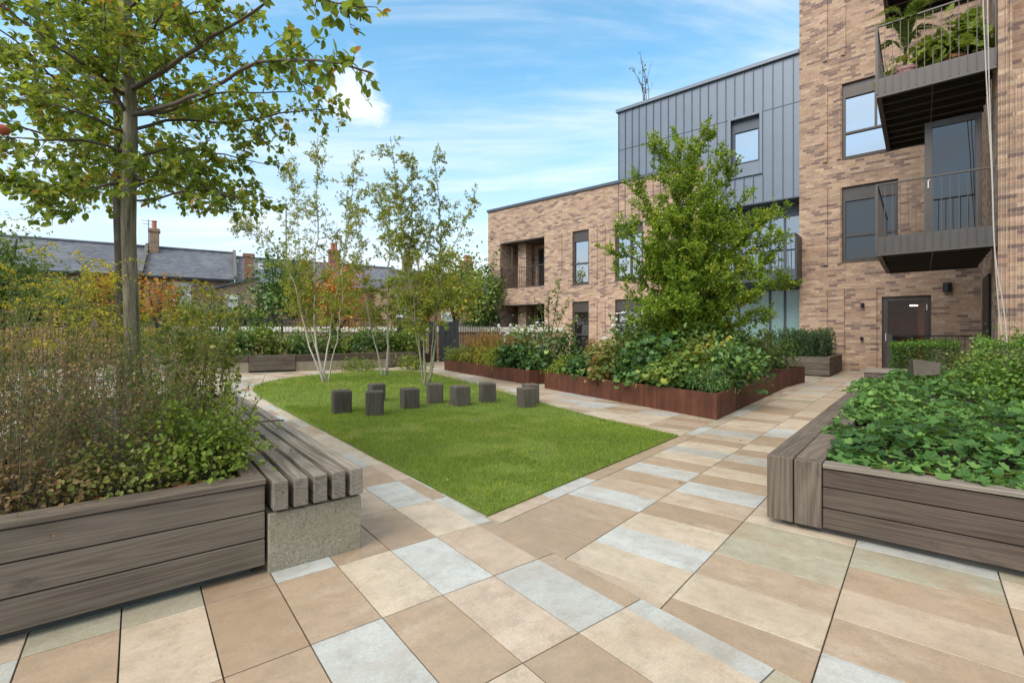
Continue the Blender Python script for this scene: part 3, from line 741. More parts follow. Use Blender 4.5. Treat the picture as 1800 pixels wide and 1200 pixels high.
# ------------------------------------------------------------------ weathering steel planters
def tray(name, label, poly, hgt, seams):
    t = thing(name, label, 'planter', (*np.mean(poly, 0), 0))
    P = [np.array(p, float) for p in poly]; n = len(P); b = MB(); sm = MB()
    cen = np.mean(P, 0)
    inner = []
    for i in range(n):
        a, c, e = P[i-1], P[i], P[(i+1) % n]
        d1, d2 = unit(c-a), unit(e-c); nn = np.array([-(d1+d2)[1], (d1+d2)[0]]); nn = unit(nn)
        inner.append(c+nn*.03/max(.4, abs(np.dot(nn, [-d1[1], d1[0]]))))
    V = [(*p, z) for z in (0.004, hgt) for p in P]+[(*p, z) for z in (hgt, hgt-.25) for p in inner]
    b.add(V, [(i, (i+1) % n, n+(i+1) % n, n+i) for i in range(n)]+[(n+i, n+(i+1) % n, 2*n+(i+1) % n, 2*n+i) for i in range(n)]+[(2*n+i, 2*n+(i+1) % n, 3*n+(i+1) % n, 3*n+i) for i in range(n)], .5)
    b.build('steel_wall', M['corten'], t, bevel=.004)
    for i in range(n):
        a, e = P[i], P[(i+1) % n]; Ls = np.linalg.norm(e-a); d = (e-a)/Ls; k = int(Ls/seams)
        for j in range(1, k+1):
            c = a+d*j*Ls/(k+1); nn = np.array([d[1], -d[0]])
            sm = MB(); sm.obox(c-d*.004, c+d*.004, -.003, .01, hgt-.002); sm.build('panel_joint', M['black'], t)
    b = MB(); b.prism([tuple(p) for p in inner], .05, hgt-.06); b.build('soil', M['soil'], t)
    return t
PB = [(.728, 10.8), (2.88, 6.768), (6.30, 11.02), (3.3, 13.0)]
PA = [(-2.303, 16.374), (.409, 11.536), (3.1, 13.2), (.35, 17.8)]
PC = [(6.352, 11.06), (7.357, 12.086), (4.7, 14.6), (3.6, 13.4)]
tray('steel_planter', 'large rusted steel planter around the tall green tree', PB, .368, 1.15)
tray('steel_planter', 'lower rusted steel planter of russet plumes behind the lawn stools', PA, .345, 1.2)
tray('steel_planter', 'rusted steel planter set back beyond the tall tree, near the yew box', PC, .40, 1.2)

# ------------------------------------------------------------------ timber box of yew by the tower
t = thing('timber_planter', 'grey timber box of clipped yew against the brick tower', 'planter', (-2.7, 17.5), F1)
X0, X1, Y0, Y1 = -3.6, -1.99, 16.25, 19.1
b = MB()
for z0, z1 in ((.03, .20), (.206, .375), (.381, .52)):
    b.box(X0, X1, Y0, Y0+.05, z0, z1, axis=0); b.box(X1-.05, X1, Y0+.055, Y1, z0, z1, axis=1)
b.build('wall', M['timber'], t, bevel=.005)
b = MB(); b.box(X0, X1+.01, Y0-.01, Y0+.14, .526, .556, axis=0); b.box(X1-.13, X1+.01, Y0+.145, Y1, .526, .556, axis=1); b.build('cap_rail', M['timber'], t, bevel=.005)
b = MB(); b.box(X0, X1-.06, Y0+.06, Y1, .1, .49); b.build('soil', M['soil'], t)

# ------------------------------------------------------------------ the new apartment blocks (building grid; S is the facade plane)
S = 19.44
def facade(mb, x0, x1, z0, z1, holes, y, depth=.24, side=1):
    """wall face in plane y with rectangular openings and their reveals"""
    xs = sorted({x0, x1, *[h[0] for h in holes], *[h[1] for h in holes]}); zs = sorted({z0, z1, *[h[2] for h in holes], *[h[3] for h in holes]})
    for a, b_ in zip(xs, xs[1:]):
        for c, d in zip(zs, zs[1:]):
            mx_, mz_ = (a+b_)/2, (c+d)/2
            if any(h[0] < mx_ < h[1] and h[2] < mz_ < h[3] for h in holes): continue
            mb.quad((a, y, c), (b_, y, c), (b_, y, d), (a, y, d), .5)
    for h in holes:
        a, b_, c, d = h[:4]; e = h[4] if len(h) > 4 else depth
        mb.quad((a, y, c), (a, y, d), (a, y+e, d), (a, y+e, c), .5); mb.quad((b_, y, d), (b_, y, c), (b_, y+e, c), (b_, y+e, d), .5)
        mb.quad((a, y, d), (b_, y, d), (b_, y+e, d), (a, y+e, d), .5); mb.quad((b_, y, c), (a, y, c), (a, y+e, c), (b_, y+e, c), .5)
def window(root, x0, x1, z0, z1, y, head=.36, lights=((0, 1, .42, 1), (0, 1, 0, .42)), frame=M['bronze'], glass=M['glass'], sill=True):
    """metal window: deep head panel over a grid of lights given in fractions"""
    f = MB(); y0, y1 = y+.10, y+.19; w_ = .055
    zt = z1-head
    if head: f.box(x0, x1, y0, y1, zt, z1)
    f.box(x0, x0+w_, y0, y1, z0, zt); f.box(x1-w_, x1, y0, y1, z0, zt); f.box(x0+w_, x1-w_, y0, y1, z0, z0+w_); f.box(x0+w_, x1-w_, y0, y1, zt-w_, zt)
    gl = MB(); iw, ih = x1-x0-2*w_, zt-z0-2*w_
    for a, b_, c, d in lights:
        la, lb, lc, ld = x0+w_+a*iw, x0+w_+b_*iw, z0+w_+c*ih, z0+w_+d*ih
        q = .032
        f.box(la, la+q, y0-.012, y1-.01, lc, ld); f.box(lb-q, lb, y0-.012, y1-.01, lc, ld); f.box(la+q, lb-q, y0-.012, y1-.01, lc, lc+q); f.box(la+q, lb-q, y0-.012, y1-.01, ld-q, ld)
        gl.quad((la+q, y1-.03, lc+q), (lb-q, y1-.03, lc+q), (lb-q, y1-.03, ld-q), (la+q, y1-.03, ld-q), .5)
    if sill: f.box(x0-.01, x1+.01, y-.03, y+.10, z0-.035, z0-.004)
    fr = f.build('window', frame, root)
    gl.build('glass_pane', glass, fr)
    return fr
def railing(root, name, P0, P1, z0, z1, mat, step=.11, r=.008, flat=True):
    """upright bars between two rails from P0 to P1"""
    P0, P1 = np.array(P0, float), np.array(P1, float); Lr = np.linalg.norm(P1-P0); d = (P1-P0)/Lr; b = MB()
    n = max(2, int(Lr/step))
    for i in range(n+1):
        c = P0+d*Lr*i/n
        b.obox(c-d*.006, c+d*.006, .022, z0, z1, off=-.011)
    b.obox(P0-d*.02, P1+d*.02, .05, z1, z1+.032, off=-.025)
    b.obox(P0, P1, .03, z0, z0+.02, off=-.015)
    return b.build(name, mat, root)

# brick tower
tw = thing('brick_tower', 'tall buff brick apartment tower with bronze balconies at the end of the path', 'building', (-1, S), F1)
X0, X1 = -3.276, 1.30
W1, W2, DR = (-2.032, -.56, 3.64, 6.12), (-2.032, -.56, 7.07, 9.585), (-.973, .224, .02, 2.41)
wl = MB()
facade(wl, X0, X1, -.02, 14.5, [W1, W2, DR], S)
wl.quad((X0, S, -.02), (X0, S, 14.5), (X0, S+7, 14.5), (X0, S+7, -.02), .5)
wl.quad((X0, S, 14.5), (X1, S, 14.5), (X1, S+7, 14.5), (X0, S+7, 14.5), .5)
# side return of the wing that carries the balconies
wl.quad((X1, 14.0, -.02), (X1, S, -.02), (X1, S, 14.5), (X1, 14.0, 14.5), .5)
wl.build('wall', M['brick'], tw)
b = MB()
def fin(u0, u1, v0, v1, prj=.055):
    x_ = []
    for u in (u0, u1):
        q = (u-CU)/FP; Y = S/(math.sin(A1)*q+math.cos(A1)); x_.append(F1.loc((q*Y, Y))[0])
    q = (u0-CU)/FP; Y = S/(math.sin(A1)*q+math.cos(A1)); z_ = [EYE-(v-HV)/FP*Y for v in (v0, v1)]
    b.box(x_[0], x_[1], S-prj, S-.002, min(z_), max(z_))
for a in ((1446.5, 1454.5, 110, -140), (1478, 1486.5, 99, -140), (1446.5, 1454.5, 287, 155), (1471, 1478, 281, 150), (1446.5, 1454.5, 467, 333), (1471.5, 1478, 464, 331),
          (1446.5, 1454, 652, 510), (1477, 1484, 652, 505), (1534, 1541, 652, 504)): fin(*a)
b.build('brick_fin', M['brick'], tw)
LT = ((0, .62, .40, 1), (.62, 1, .40, 1), (0, 1, 0, .40))
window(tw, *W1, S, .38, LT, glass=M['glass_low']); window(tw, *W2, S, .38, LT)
# ground floor door and the room behind it
d = MB(); x0, x1, z0, z1 = DR; y0, y1 = S+.08, S+.17
d.box(x0, x1, y0, y1, z1-.06, z1); d.box(x0, x0+.05, y0, y1, z0, z1-.06); d.box(x1-.05, x1, y0, y1, z0, z1-.06)
d.box(x0+.05, x0+.15, y0-.01, y1-.01, z0, z1-.06); d.box(x1-.15, x1-.05, y0-.01, y1-.01, z0, z1-.06); d.box(x0+.15, x1-.15, y0-.01, y1-.01, z0, z0+.16); d.box(x0+.15, x1-.15, y0-.01, y1-.01, z1-.15, z1-.06)
dr = d.build('door', M['bronze'], tw, bevel=.004)
b = MB(); b.quad((x0+.15, S+.13, z0+.16), (x1-.15, S+.13, z0+.16), (x1-.15, S+.13, z1-.15), (x0+.15, S+.13, z1-.15)); b.build('glass_pane', M['clear'], dr)
b = MB(); b.tube([(x1-.10, S+.045, 1.95), (x1-.10, S+.045, 2.13)], .012, 6); b.tube([(x0+.10, S+.045, 1.0), (x0+.10, S+.045, 1.25)], .012, 6); b.build('handle', M['white'], dr)
b = MB(); rx0, rx1, ry1 = -1.5, .9, S+4.2
b.quad((rx0, S+.3, 0), (rx0, ry1, 0), (rx0, ry1, 2.5), (rx0, S+.3, 2.5)); b.quad((rx1, ry1, 0), (rx1, S+.3, 0), (rx1, S+.3, 2.5), (rx1, ry1, 2.5)); b.quad((rx0, ry1, 0), (rx1, ry1, 0), (rx1, ry1, 2.5), (rx0, ry1, 2.5))
b.quad((rx0, S+.3, 2.5), (rx1, S+.3, 2.5), (rx1, ry1, 2.5), (rx0, ry1, 2.5)); b.quad((rx0, S+.3, .02), (rx1, S+.3, .02), (rx1, ry1, .02), (rx0, ry1, .02))
b.box(-.1, .5, S+2.6, S+3.0, .02, 2.3)
b.build('hallway', M['room'], tw)
lamp = NT('ceiling_lamp'); e = lamp.n('Emission', {'Color': (1, .78, .48), 'Strength': 6.0}); M['lamp'] = lamp.done(e)
b = MB(); b.lathe((-.20, S+1.5, 2.16), [(.02, .03), (.10, .022), (.11, .01), (.10, .0)], 24); b.build('ceiling_lamp', M['lamp'], tw)
for (u, v, s) in ((1665, 505, .14), (1516, 536, .07), (1515, 595, .06)):
    q = (u-CU)/FP; Y = S/(math.sin(A1)*q+math.cos(A1)); x_ = F1.loc((q*Y, Y))[0]; z_ = EYE-(v-HV)/FP*Y
    b = MB(); b.tube([(x_, S-.005, z_), (x_, S-s*.6, z_)], s*.35, 8); b.tube([(x_, S-s*.7, z_-s), (x_, S-s*.7, z_+s*.9)], s*.75, 10); b.build('wall_lamp', M['black'], tw)

# balconies hung on the wing's return
BX0, BX1, BF, BB = -.742, 1.085, 12.92, 16.9
def balcony(zb, rail=True):
    f = MB(); z0, z1 = zb, zb+.40
    f.box(BX0, BX1, BF, BF+.09, z0, z0+.06); f.box(BX0, BX0+.09, BF+.092, BB, z0, z0+.16); f.box(BX0+.09, BX1, BB-.09, BB, z0, z0+.16)   # perimeter beams
    f.box(BX0+.01, BX1, BF+.012, BF+.03, z0+.062, z1); f.box(BX0+.012, BX0+.03, BF+.032, BB, z0+.162, z1)
    n = 14
    for i in range(n+1):
        x = BX0+.012+(BX1-BX0-.03)*i/n; f.box(x, x+.014, BF-.014, BF+.011, z0+.062, z1)
    for i in range(28):
        y = BF+.06+(BB-BF-.1)*i/27; f.box(BX0-.012, BX0+.011, y, y+.014, z0+.165, z1)
    f.box(BX0-.014, BX0+.03, BF-.016, BF+.03, z0+.062, z0+1.53)
    fr = f.build('balcony', M['bronze'], tw)
    j = MB()
    for i in range(1, 8):
        y = BF+.09+(BB-BF-.18)*i/8; j.box(BX0+.092, BX1, y, y+.05, z0+.03, z0+.13)
    j.box((BX0+BX1)/2-.01, (BX0+BX1)/2+.01, BF+.1, BB-.1, z0+.012, z0+.028)
    j.build('joist', M['bronze'], fr)
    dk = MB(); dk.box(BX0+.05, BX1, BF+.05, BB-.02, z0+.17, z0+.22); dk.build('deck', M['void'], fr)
    if rail:
        r = MB(); zt = z0+1.50
        for i in range(n+1):
            x = BX0+.012+(BX1-BX0-.03)*i/n; r.box(x, x+.012, BF+.004, BF+.022, z1, zt)
        r.box(BX0, BX1, BF-.01, BF+.035, zt, zt+.028)
        for i in range(28):
            y = BF+.06+(BB-BF-.1)*i/27; r.box(BX0+.002, BX0+.024, y, y+.010, z1, zt)
        r.box(BX0-.008, BX0+.034, BF+.037, BB, zt, zt+.028)
        r.build('guard_rail', M['bronze'], fr)
    return fr
for zb in (2.883, 6.265, 9.66): balcony(zb)
# balcony door, hinged on the return and standing open across the balcony
d = MB(); dy = 14.05; x0, x1, z0, z1 = .052, .96, 3.11, 5.88
d.box(x0, x0+.13, dy, dy+.06, z0, z1); d.box(x1-.10, x1, dy, dy+.06, z0, z1); d.box(x0+.13, x1-.1, dy, dy+.06, z1-.14, z1); d.box(x0+.13, x1-.1, dy, dy+.06, z0, z0+.16)
dr = d.build('balcony_door', M['bronze'], tw, bevel=.004)
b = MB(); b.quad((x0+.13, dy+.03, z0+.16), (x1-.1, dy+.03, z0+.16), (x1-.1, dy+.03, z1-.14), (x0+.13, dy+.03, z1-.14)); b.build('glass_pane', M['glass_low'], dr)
b = MB(); b.tube([(x0+.06, dy-.03, 4.42), (x0+.06, dy-.03, 4.58), (x0+.09, dy-.03, 4.60)], .012, 6); b.build('handle', M['white'], dr)
for zb in (3.11, 6.49): b = MB(); b.box(X1-.03, X1-.004, 14.1, 15.2, zb, zb+2.75); b.build('doorway', M['black'], tw)
b = MB(); b.box(X1-.05, X1-.004, 16.6, 18.2, .02, 2.7); b.build('side_door', M['black'], tw)

# wing that comes forward beside the balconies
wg = thing('brick_wing', 'buff brick wing with upright fins beside the open balcony door', 'building', (1.1, 12.95), F1)
b = MB(); WX = 1.105
zo0 = 6.15
facade(b, WX, 7.0, -.02, 14.5, [(1.30, 3.0, zo0, 14.0, 1.2)], 12.95)
b.quad((WX, 12.95, -.02), (WX, 12.95, 14.5), (WX, 14.0, 14.5), (WX, 14.0, -.02)); b.quad((WX, 14.0, 14.5), (1.30, 14.0, 14.5), (1.30, 14.0, -.02), (WX, 14.0, -.02))
b.quad((WX, 12.95, 14.5), (7, 12.95, 14.5), (7, 20, 14.5), (WX, 20, 14.5)); b.quad((1.3, 14.15, zo0), (3, 14.15, zo0), (3, 14.15, 14), (1.3, 14.15, 14))
b.build('wall', M['brick'], wg)
b = MB()
for x, z0, z1 in ((1.135, -.02, 6.1), (1.205, -.02, 14.5), (1.262, -.02, 14.5), (1.33, -.02, 6.1), (1.42, -.02, 6.12), (1.50, -.02, 14.5)):
    b.box(x, x+.022, 12.91, 12.948, z0, z1)
b.build('brick_fin', M['brick'], wg)

# zinc-clad storey
zb = thing('zinc_building', 'slate grey standing seam zinc storey with one framed window', 'building', (-6.8, S), F1)
b = MB(); X0z, X1z = -10.31, X0-.002
ZW = (-5.55, -4.55, 7.22, 9.34)
facade(b, X0z, X1z, 6.03, 11.08, [ZW], S+.02)
b.quad((X0z, S+.02, 6.03), (X0z, S+.02, 11.08), (X0z, S+8, 11.08), (X0z, S+8, 6.03)); b.quad((X0z, S+.02, 6.03), (X0z, S+1.5, 6.03), (X1z, S+1.5, 6.03), (X1z, S+.02, 6.03))
b.build('cladding', M['zinc'], zb)
b = MB(); k = 0
x = X0z
while x < X1z-.05:
    segs = [(6.03, 11.08)] if not (ZW[0]-.13 < x < ZW[1]+.11) else [(6.03, ZW[2]-.13), (ZW[3]+.12, 11.08)]
    for a, c in segs: b.box(x, x+.018, S-.022, S+.018, a, c)
    x += .3255
for a, c in ((X0z, ZW[0]-.12), (ZW[1]+.12, X1z)): b.box(a, c, S+.006, S+.019, 9.395, 9.412)
b.box(X0z, X1z, S-.03, S+.018, 6.03, 6.07)
b.build('seam', M['zinc_dark'], zb)
b = MB(); b.box(X0z-.09, X1z, S-.09, S+8, 11.082, 11.22); b.build('coping', M['zinc'], zb, bevel=.008)
b = MB(); a0, a1, c0, c1 = ZW; q = .10
b.box(a0-q, a0, S-.05, S+.018, c0-q, c1+q); b.box(a1, a1+q, S-.05, S+.018, c0-q, c1+q); b.box(a0, a1, S-.05, S+.018, c1, c1+q); b.box(a0, a1, S-.05, S+.018, c0-q, c0)
b.build('window_surround', M['zinc'], zb, bevel=.006)
window(zb, a0, a1, c0+.42, c1, S+.05, .36, ((0, 1, 0, 1),), M['zinc_dark'], M['glass'], False)
b = MB(); b.box(a0, a1, S+.10, S+.18, c0, c0+.42); b.build('spandrel', M['zinc'], zb)
# glazed bay beneath it, with a balcony
GB0 = -6.6
b = MB(); yb = S+.75
for x in (GB0, -5.5, -4.4, -3.9): b.box(x, x+.07, yb-.05, yb+.05, .05, 6.03)
b.box(GB0, X1z, yb-.05, yb+.05, 5.55, 6.03); b.box(GB0, X1z, yb-.05, yb+.05, 2.85, 3.35); b.box(GB0, X1z, yb-.05, yb+.05, .0, .15)
b.box(GB0, GB0+.06, S+.02, yb, 0, 6.03)
b.build('bay_frame', M['zinc_dark'], zb)
b = MB(); b.quad((GB0, yb, 3.3), (X1z, yb, 3.3), (X1z, yb, 5.6), (GB0, yb, 5.6)); b.build('bay_glass', M['glass_blue'], zb)
b = MB(); b.quad((GB0, yb, .1), (X1z, yb, .1), (X1z, yb, 2.9), (GB0, yb, 2.9)); b.build('frosted_glass', M['glass_teal'], zb)
f = MB(); z0, z1 = 3.06, 3.42; fx0, fx1, fy = GB0, X0+.08, 18.45
f.box(fx0, fx1, fy, fy+.04, z0, z1); f.box(fx1-.04, fx1, fy+.042, S-.01, z0, 4.60); f.box(fx0, fx1-.045, fy+.042, S+.6, z0+.05, z0+.15); f.box(fx0, fx1, fy-.01, fy+.05, 4.56, 4.62)
n = 28
for i in range(n+1):
    x = fx0+(fx1-fx0-.05)*i/n; f.box(x, x+.02, fy-.018, fy-.002, z0, z1); f.box(x, x+.014, fy+.005, fy+.03, z1, 4.56)
f.build('balcony', M['zinc_dark'], zb)

# two-storey brick block on the left
bb = thing('brick_block', 'two storey buff brick block with an inset balcony beyond the lawn', 'building', (-13, S), F1)
X0b, X1b = -18.28, -6.62
H = [(-17.39, -14.41, 3.65, 6.13, 1.6), (-17.39, -14.41, -.02, 2.77, 1.6), (-12.75, -11.835, 3.60, 6.13), (-12.75, -11.835, .2, 2.77), (-10.478, -9.144, 3.63, 6.13), (-10.478, -9.144, .2, 2.77)]
b = MB(); facade(b, X0b, X1b, -.02, 7.94, H, S)
b.quad((X0b, S, -.02), (X0b, S, 7.94), (X0b, S+9, 7.94), (X0b, S+9, -.02)); b.quad((X1b, S, 7.94), (X1b, S, -.02), (X1b, S+1, -.02), (X1b, S+1, 7.94))
for z0, z1 in ((3.65, 6.13), (-.02, 2.77)):
    b.box(-16.75, -16.2, S+.75, S+1.3, z0+.001, z1-.001)
    b.quad((-17.39, S+1.6, z0), (-14.41, S+1.6, z0), (-14.41, S+1.6, z1), (-17.39, S+1.6, z1))
b.build('wall', M['brick'], bb)
b = MB()
for (u0, u1, v0, v1) in ((984, 988, 483, 410), (1046, 1050, 498, 400), (1060, 1064, 498, 398), (1046, 1050, 600, 530), (1060, 1064, 600, 530), (984, 988, 600, 536)): fin(u0, u1, v0, v1, .04)
b.build('brick_fin', M['brick'], bb)
b = MB(); b.box(X0b-.05, X1b, S-.07, S+9, 7.942, 8.07); b.build('coping', M['zinc_dark'], bb, bevel=.006)
for z0, z1 in ((3.65, 6.13), (-.02, 2.77)):
    window(bb, -15.95, -14.43, z0+.03, z1-.25, S+1.40, .0, ((0, .5, 0, 1), (.5, 1, 0, 1)), glass=M['glass_low'], sill=False)
for z0 in (6.08, 2.72): b = MB(); b.box(-17.38, -14.42, S+.02, S+1.58, z0, z0+.045); b.build('soffit_panel', M['bronze'], bb)
b = MB(); b.tube([(-16.95, S+.5, 3.65), (-16.95, S+.5, 6.08)], .05, 8); b.build('downpipe', M['bronze'], bb)
railing(bb, 'guard_rail', (-17.38, S+.06), (-14.42, S+.06), 3.68, 4.72, M['bronze'], .115)
window(bb, -12.75, -11.835, 3.60, 6.13, S, .42, ((0, 1, .46, 1), (0, 1, 0, .46)))
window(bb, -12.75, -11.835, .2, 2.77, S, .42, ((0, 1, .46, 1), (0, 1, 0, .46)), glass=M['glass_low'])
window(bb, -10.478, -9.144, 3.63, 6.13, S, .42, ((0, .55, 0, 1), (.55, 1, 0, 1)))
window(bb, -10.478, -9.144, .2, 2.77, S, .42, ((0, .55, 0, 1), (.55, 1, 0, 1)), glass=M['glass_low'])
b = MB(); b.tube([(-17.9, S-.01, 2.35), (-17.9, S-.09, 2.35)], .06, 8); b.tube([(-17.9, S-.12, 2.22), (-17.9, S-.12, 2.46)], .10, 10); b.build('wall_lamp', M['black'], bb)

# ropes hanging in front of the tower
def rope(label, pts, rr):
    b = MB(); P = curve([at(u, v, Y) for u, v, Y in pts], 40); b.tube(P, rr, 6)
    tag(b.build('rope', M['rope'], None, P[-1]), label, 'rope')
rope('pale rope hanging past the balconies, kinking right to the hedge', [(1727, -160, 8.6), (1728, 0, 8.6), (1733, 120, 8.6), (1743, 300, 8.6), (1752, 470, 8.6), (1764, 540, 8.6), (1772, 625, 8.6)], .009)
rope('pale rope hanging past the balconies, dropping straight behind the hedge', [(1736, -160, 8.7), (1736, 0, 8.7), (1738, 120, 8.7), (1744, 300, 8.7), (1750, 470, 8.7), (1757, 560, 8.7), (1765, 625, 8.7)], .009)

# railing round the terrace by the ground floor door
t = thing('terrace_railing', 'low black railing before the ground floor door of the tower', 'railing', (.3, 16.7), F1)
railing(t, 'bars', (-.62, 16.7), (3.5, 16.7), .05, 1.15, M['black'], .12)
railing(t, 'side_bars', (-.62, 16.75), (-.62, S-.05), .05, 1.15, M['black'], .12)
b = MB(); b.box(-.72, -.60, 16.62, 16.74, 0, 1.2); b.build('post', M['bronze'], t, bevel=.005)

# ------------------------------------------------------------------ trees
def tree_obj(name, label, base, cat='tree', group=None):
    return thing(name, label, cat, base, F0, group)
def limb(mb, pts, r0, r1, n=14, k=7):
    C = curve([at(*p) for p in pts], n); C[1:-1] += rng.normal(size=(n-2, 3))*.004
    mb.tube(C, np.linspace(r0, r1, n), k); return C

# near apple tree in the planter
base = F2.wld((0.0, 4.3, .41))
t = tree_obj('apple_tree', 'apple tree rising through the goldenrod, with the thick pale trunk', base)
tb, wb, lv = MB(), MB(), Leaves(OVAL)
Yt = base[1]
tp = [tuple((base[0]/base[1]*FP+CU, HV+(EYE-.38)*FP/Yt, Yt)), (238, 690, Yt), (233, 600, Yt), (229, 500, Yt), (226, 400, Yt), (228, 300, Yt), (229, 200, Yt), (224, 100, Yt), (220, 0, Yt), (221, -130, Yt), (226, -300, Yt)]
C = curve([at(*p) for p in tp], 44); rad = np.interp(np.arange(44), [0, 6, 22, 34, 43], [.060, .047, .043, .032, .013])*(1+.018*rng.normal(size=44)); tb.tube(C, rad, 12)
limbs = [([(229, 157, Yt), (262, 140, 3.3), (300, 118, 3.2), (340, 88, 3.1), (400, 50, 3.0), (470, 5, 2.9), (530, -40, 2.85)], .019, .4),
 ([(231, 201, Yt), (280, 190, 3.2), (330, 172, 3.0), (380, 150, 2.8), (430, 118, 2.6), (490, 105, 2.4), (545, 105, 2.2), (600, 113, 2.05), (652, 128, 1.95)], .016, .26),
 ([(231, 203, Yt), (300, 195, 3.5), (380, 165, 3.6), (480, 163, 3.6), (535, 158, 3.6)], .012, .35),
 ([(235, 228, Yt), (300, 210, 3.6), (400, 217, 3.7), (480, 200, 3.7), (592, 190, 3.6)], .012, .35),
 ([(240, 315, Yt), (268, 313, 3.35), (286, 282, 3.3), (320, 300, 3.3), (370, 335, 3.3), (420, 350, 3.35)], .012, .3),
 ([(238, 330, Yt), (270, 318, 3.5), (330, 330, 3.6), (385, 345, 3.7), (430, 340, 3.7)], .009, .3),
 ([(238, 280, Yt), (300, 260, 3.6), (380, 270, 3.8), (450, 285, 4.0), (490, 290, 4.1)], .010, .38),
 ([(225, 205, Yt), (208, 175, 3.3), (192, 130, 3.25), (186, 70, 3.2), (183, 0, 3.2), (184, -60, 3.2)], .013, .38),
 ([(216, 165, 3.33), (170, 130, 3.1), (110, 90, 2.9), (50, 45, 2.8), (-10, 0, 2.7)], .014, .36),
 ([(222, 160, 3.42), (160, 135, 3.6), (100, 120, 3.7), (50, 100, 3.8), (-20, 70, 3.9)], .012, .4),
 ([(222, 185, 3.4), (150, 172, 3.5), (60, 160, 3.5), (-20, 150, 3.5)], .011, .36),
 ([(222, 235, 3.4), (180, 215, 3.2), (120, 190, 3.0), (60, 178, 2.9), (-10, 170, 2.8)], .011, .34),
 ([(222, 268, 3.4), (150, 247, 3.2), (80, 246, 3.05), (-10, 240, 2.95)], .011, .34),
 ([(222, 288, 3.42), (160, 285, 3.7), (80, 290, 3.9), (0, 262, 4.1)], .010, .36),
 ([(220, 322, 3.4), (180, 326, 3.3), (140, 345, 3.25), (110, 372, 3.2), (70, 352, 3.2)], .009, .26),
 ([(220, 320, 3.4), (150, 330, 3.4), (90, 330, 3.45), (20, 310, 3.5)], .008, .3),
 ([(224, 120, 3.4), (262, 60, 3.2), (300, 0, 3.0), (330, -60, 2.9)], .012, .4),
 ([(223, 100, 3.4), (190, 50, 3.5), (130, 10, 3.6), (60, -40, 3.6)], .012, .4),
 ([(222, 60, 3.4), (300, 30, 3.7), (380, 20, 3.9), (450, 30, 4.0)], .010, .4),
 ([(222, 20, 3.4), (290, -40, 3.0), (400, -70, 2.6), (510, -35, 2.3), (575, 2, 2.1), (640, 14, 1.98)], .012, .2)]
for i, (p, r, tl) in enumerate(limbs):
    C = limb(wb, p, r, r*.25)
    long_ = i in (1, 19)
    if i in (4, 5, 14, 15): twigs(wb, lv, C, r*.8, 12, tl*1.1, .052, 66, .25, .0, .06, .42, .17, 2, .95, .0020, 3); leafy(lv, C, .055, 30, .42, .2, 3, .25)
    twigs(wb, lv, C, r*.8, 13, tl, .048, 58, .10 if not long_ else   .45, .12, .03, .56, .19, 2, .95, .0020, 3)
    leafy(lv, C, .058, 14 if not long_ else 26, .42, .2, 3, .3 if not long_ else .55)
tb.build('trunk', M['bark'], t, smooth=True); wb.build('branch', M['twig'], t, smooth=True); lv.build('crown', M['l_apple'], t)
for (u, v, Y, s) in ((234, 66, 3.33, .042), (4, 228, 3.0, .04),):
    c = at(u, v, Y); b = MB(); b.lathe((c[0], c[1], c[2]), [(s*.3, -s*.82), (s*.75, -s*.6), (s, 0), (s*.85, s*.55), (s*.4, s*.75), (s*.1, s*.6)], 14); b.build('apple', M['apple'], t, smooth=True)

# second apple tree behind it
base = F2.wld((-.10, 6.1, .41)); Y2 = base[1]
t = tree_obj('apple_tree', 'second apple tree close behind the first, with the darker half hidden trunk', base)
tb, wb, lv = MB(), MB(), Leaves(OVAL)
tp = [(base[0]/base[1]*FP+CU, HV+(EYE-.38)*FP/Y2, Y2), (214, 560, Y2), (211, 450, Y2), (207, 350, Y2), (208, 260, Y2), (204, 150, Y2), (206, 40, Y2), (203, -60, Y2)]
C = curve([at(*p) for p in tp], 30); tb.tube(C, np.linspace(.060, .018, 30), 10)
tC = C
for i in range(19):
    f = .50+.48*i/19; k = int(f*29); p = tC[k]
    az = i*2.4+rng.random()*.6; ln = (1.75-.9*(f-.4))*(.75+.4*rng.random()); up = -.02+.5*(f-.35)
    P = [p]
    for s in range(1, 5): P.append(p+np.array([math.cos(az)*ln*s/4, math.sin(az)*ln*s/4, up*ln*s/4*(1.0 if s < 3 else .85)])+rng.normal(size=3)*.05)
    Cc = curve(P, 9); wb.tube(Cc, np.linspace(.013, .004, 9), 5)
    twigs(wb, lv, Cc, .010, 9.0, .44, .060, 62, .12, .1, .03, .54, .2, 2, .95, .0022, 3)
tb.build('trunk', M['bark_dark'], t, smooth=True); wb.build('branch', M['twig'], t, smooth=True); lv.build('crown', M['l_apple'], t)

# three multi-stemmed birches on the lawn
def birch(label, base, stems, hm, barkmat, leafn=30):
    t = tree_obj('birch_tree', label, base, group='birches on the lawn'); bb_, wb_, lv_ = MB(), MB(), Leaves(DIAMOND)
    for pts, r in stems:
        C = curve([np.array(base)+rng.normal(size=3)*np.array([.05, .05, 0])-np.array([0, 0, .03])]+[at(*p) for p in pts], 20)
        C[4:] += np.cumsum(rng.normal(size=(16, 3))*.022, axis=0)
        bb_.tube(C, np.linspace(r*.66, .004, 20)*np.interp(np.arange(20), [0, 1, 2], [1.25, 1.05, 1.0]).clip(1, 1.3), 8)
        twigs(wb_, lv_, C, r*.35, 11, .66, .050, leafn*2.9, .26, .2, .10, hm, .17, 2, .95, .0020, 2)
        leafy(lv_, C[8:], .052, 46, hm, .17)
    bb_.build('stem', barkmat, t, smooth=True); wb_.build('branch', M['twig'], t, smooth=True); lv_.build('crown', M['l_birch'], t)
b1 = gnd(570, 674); Yb = b1[1]
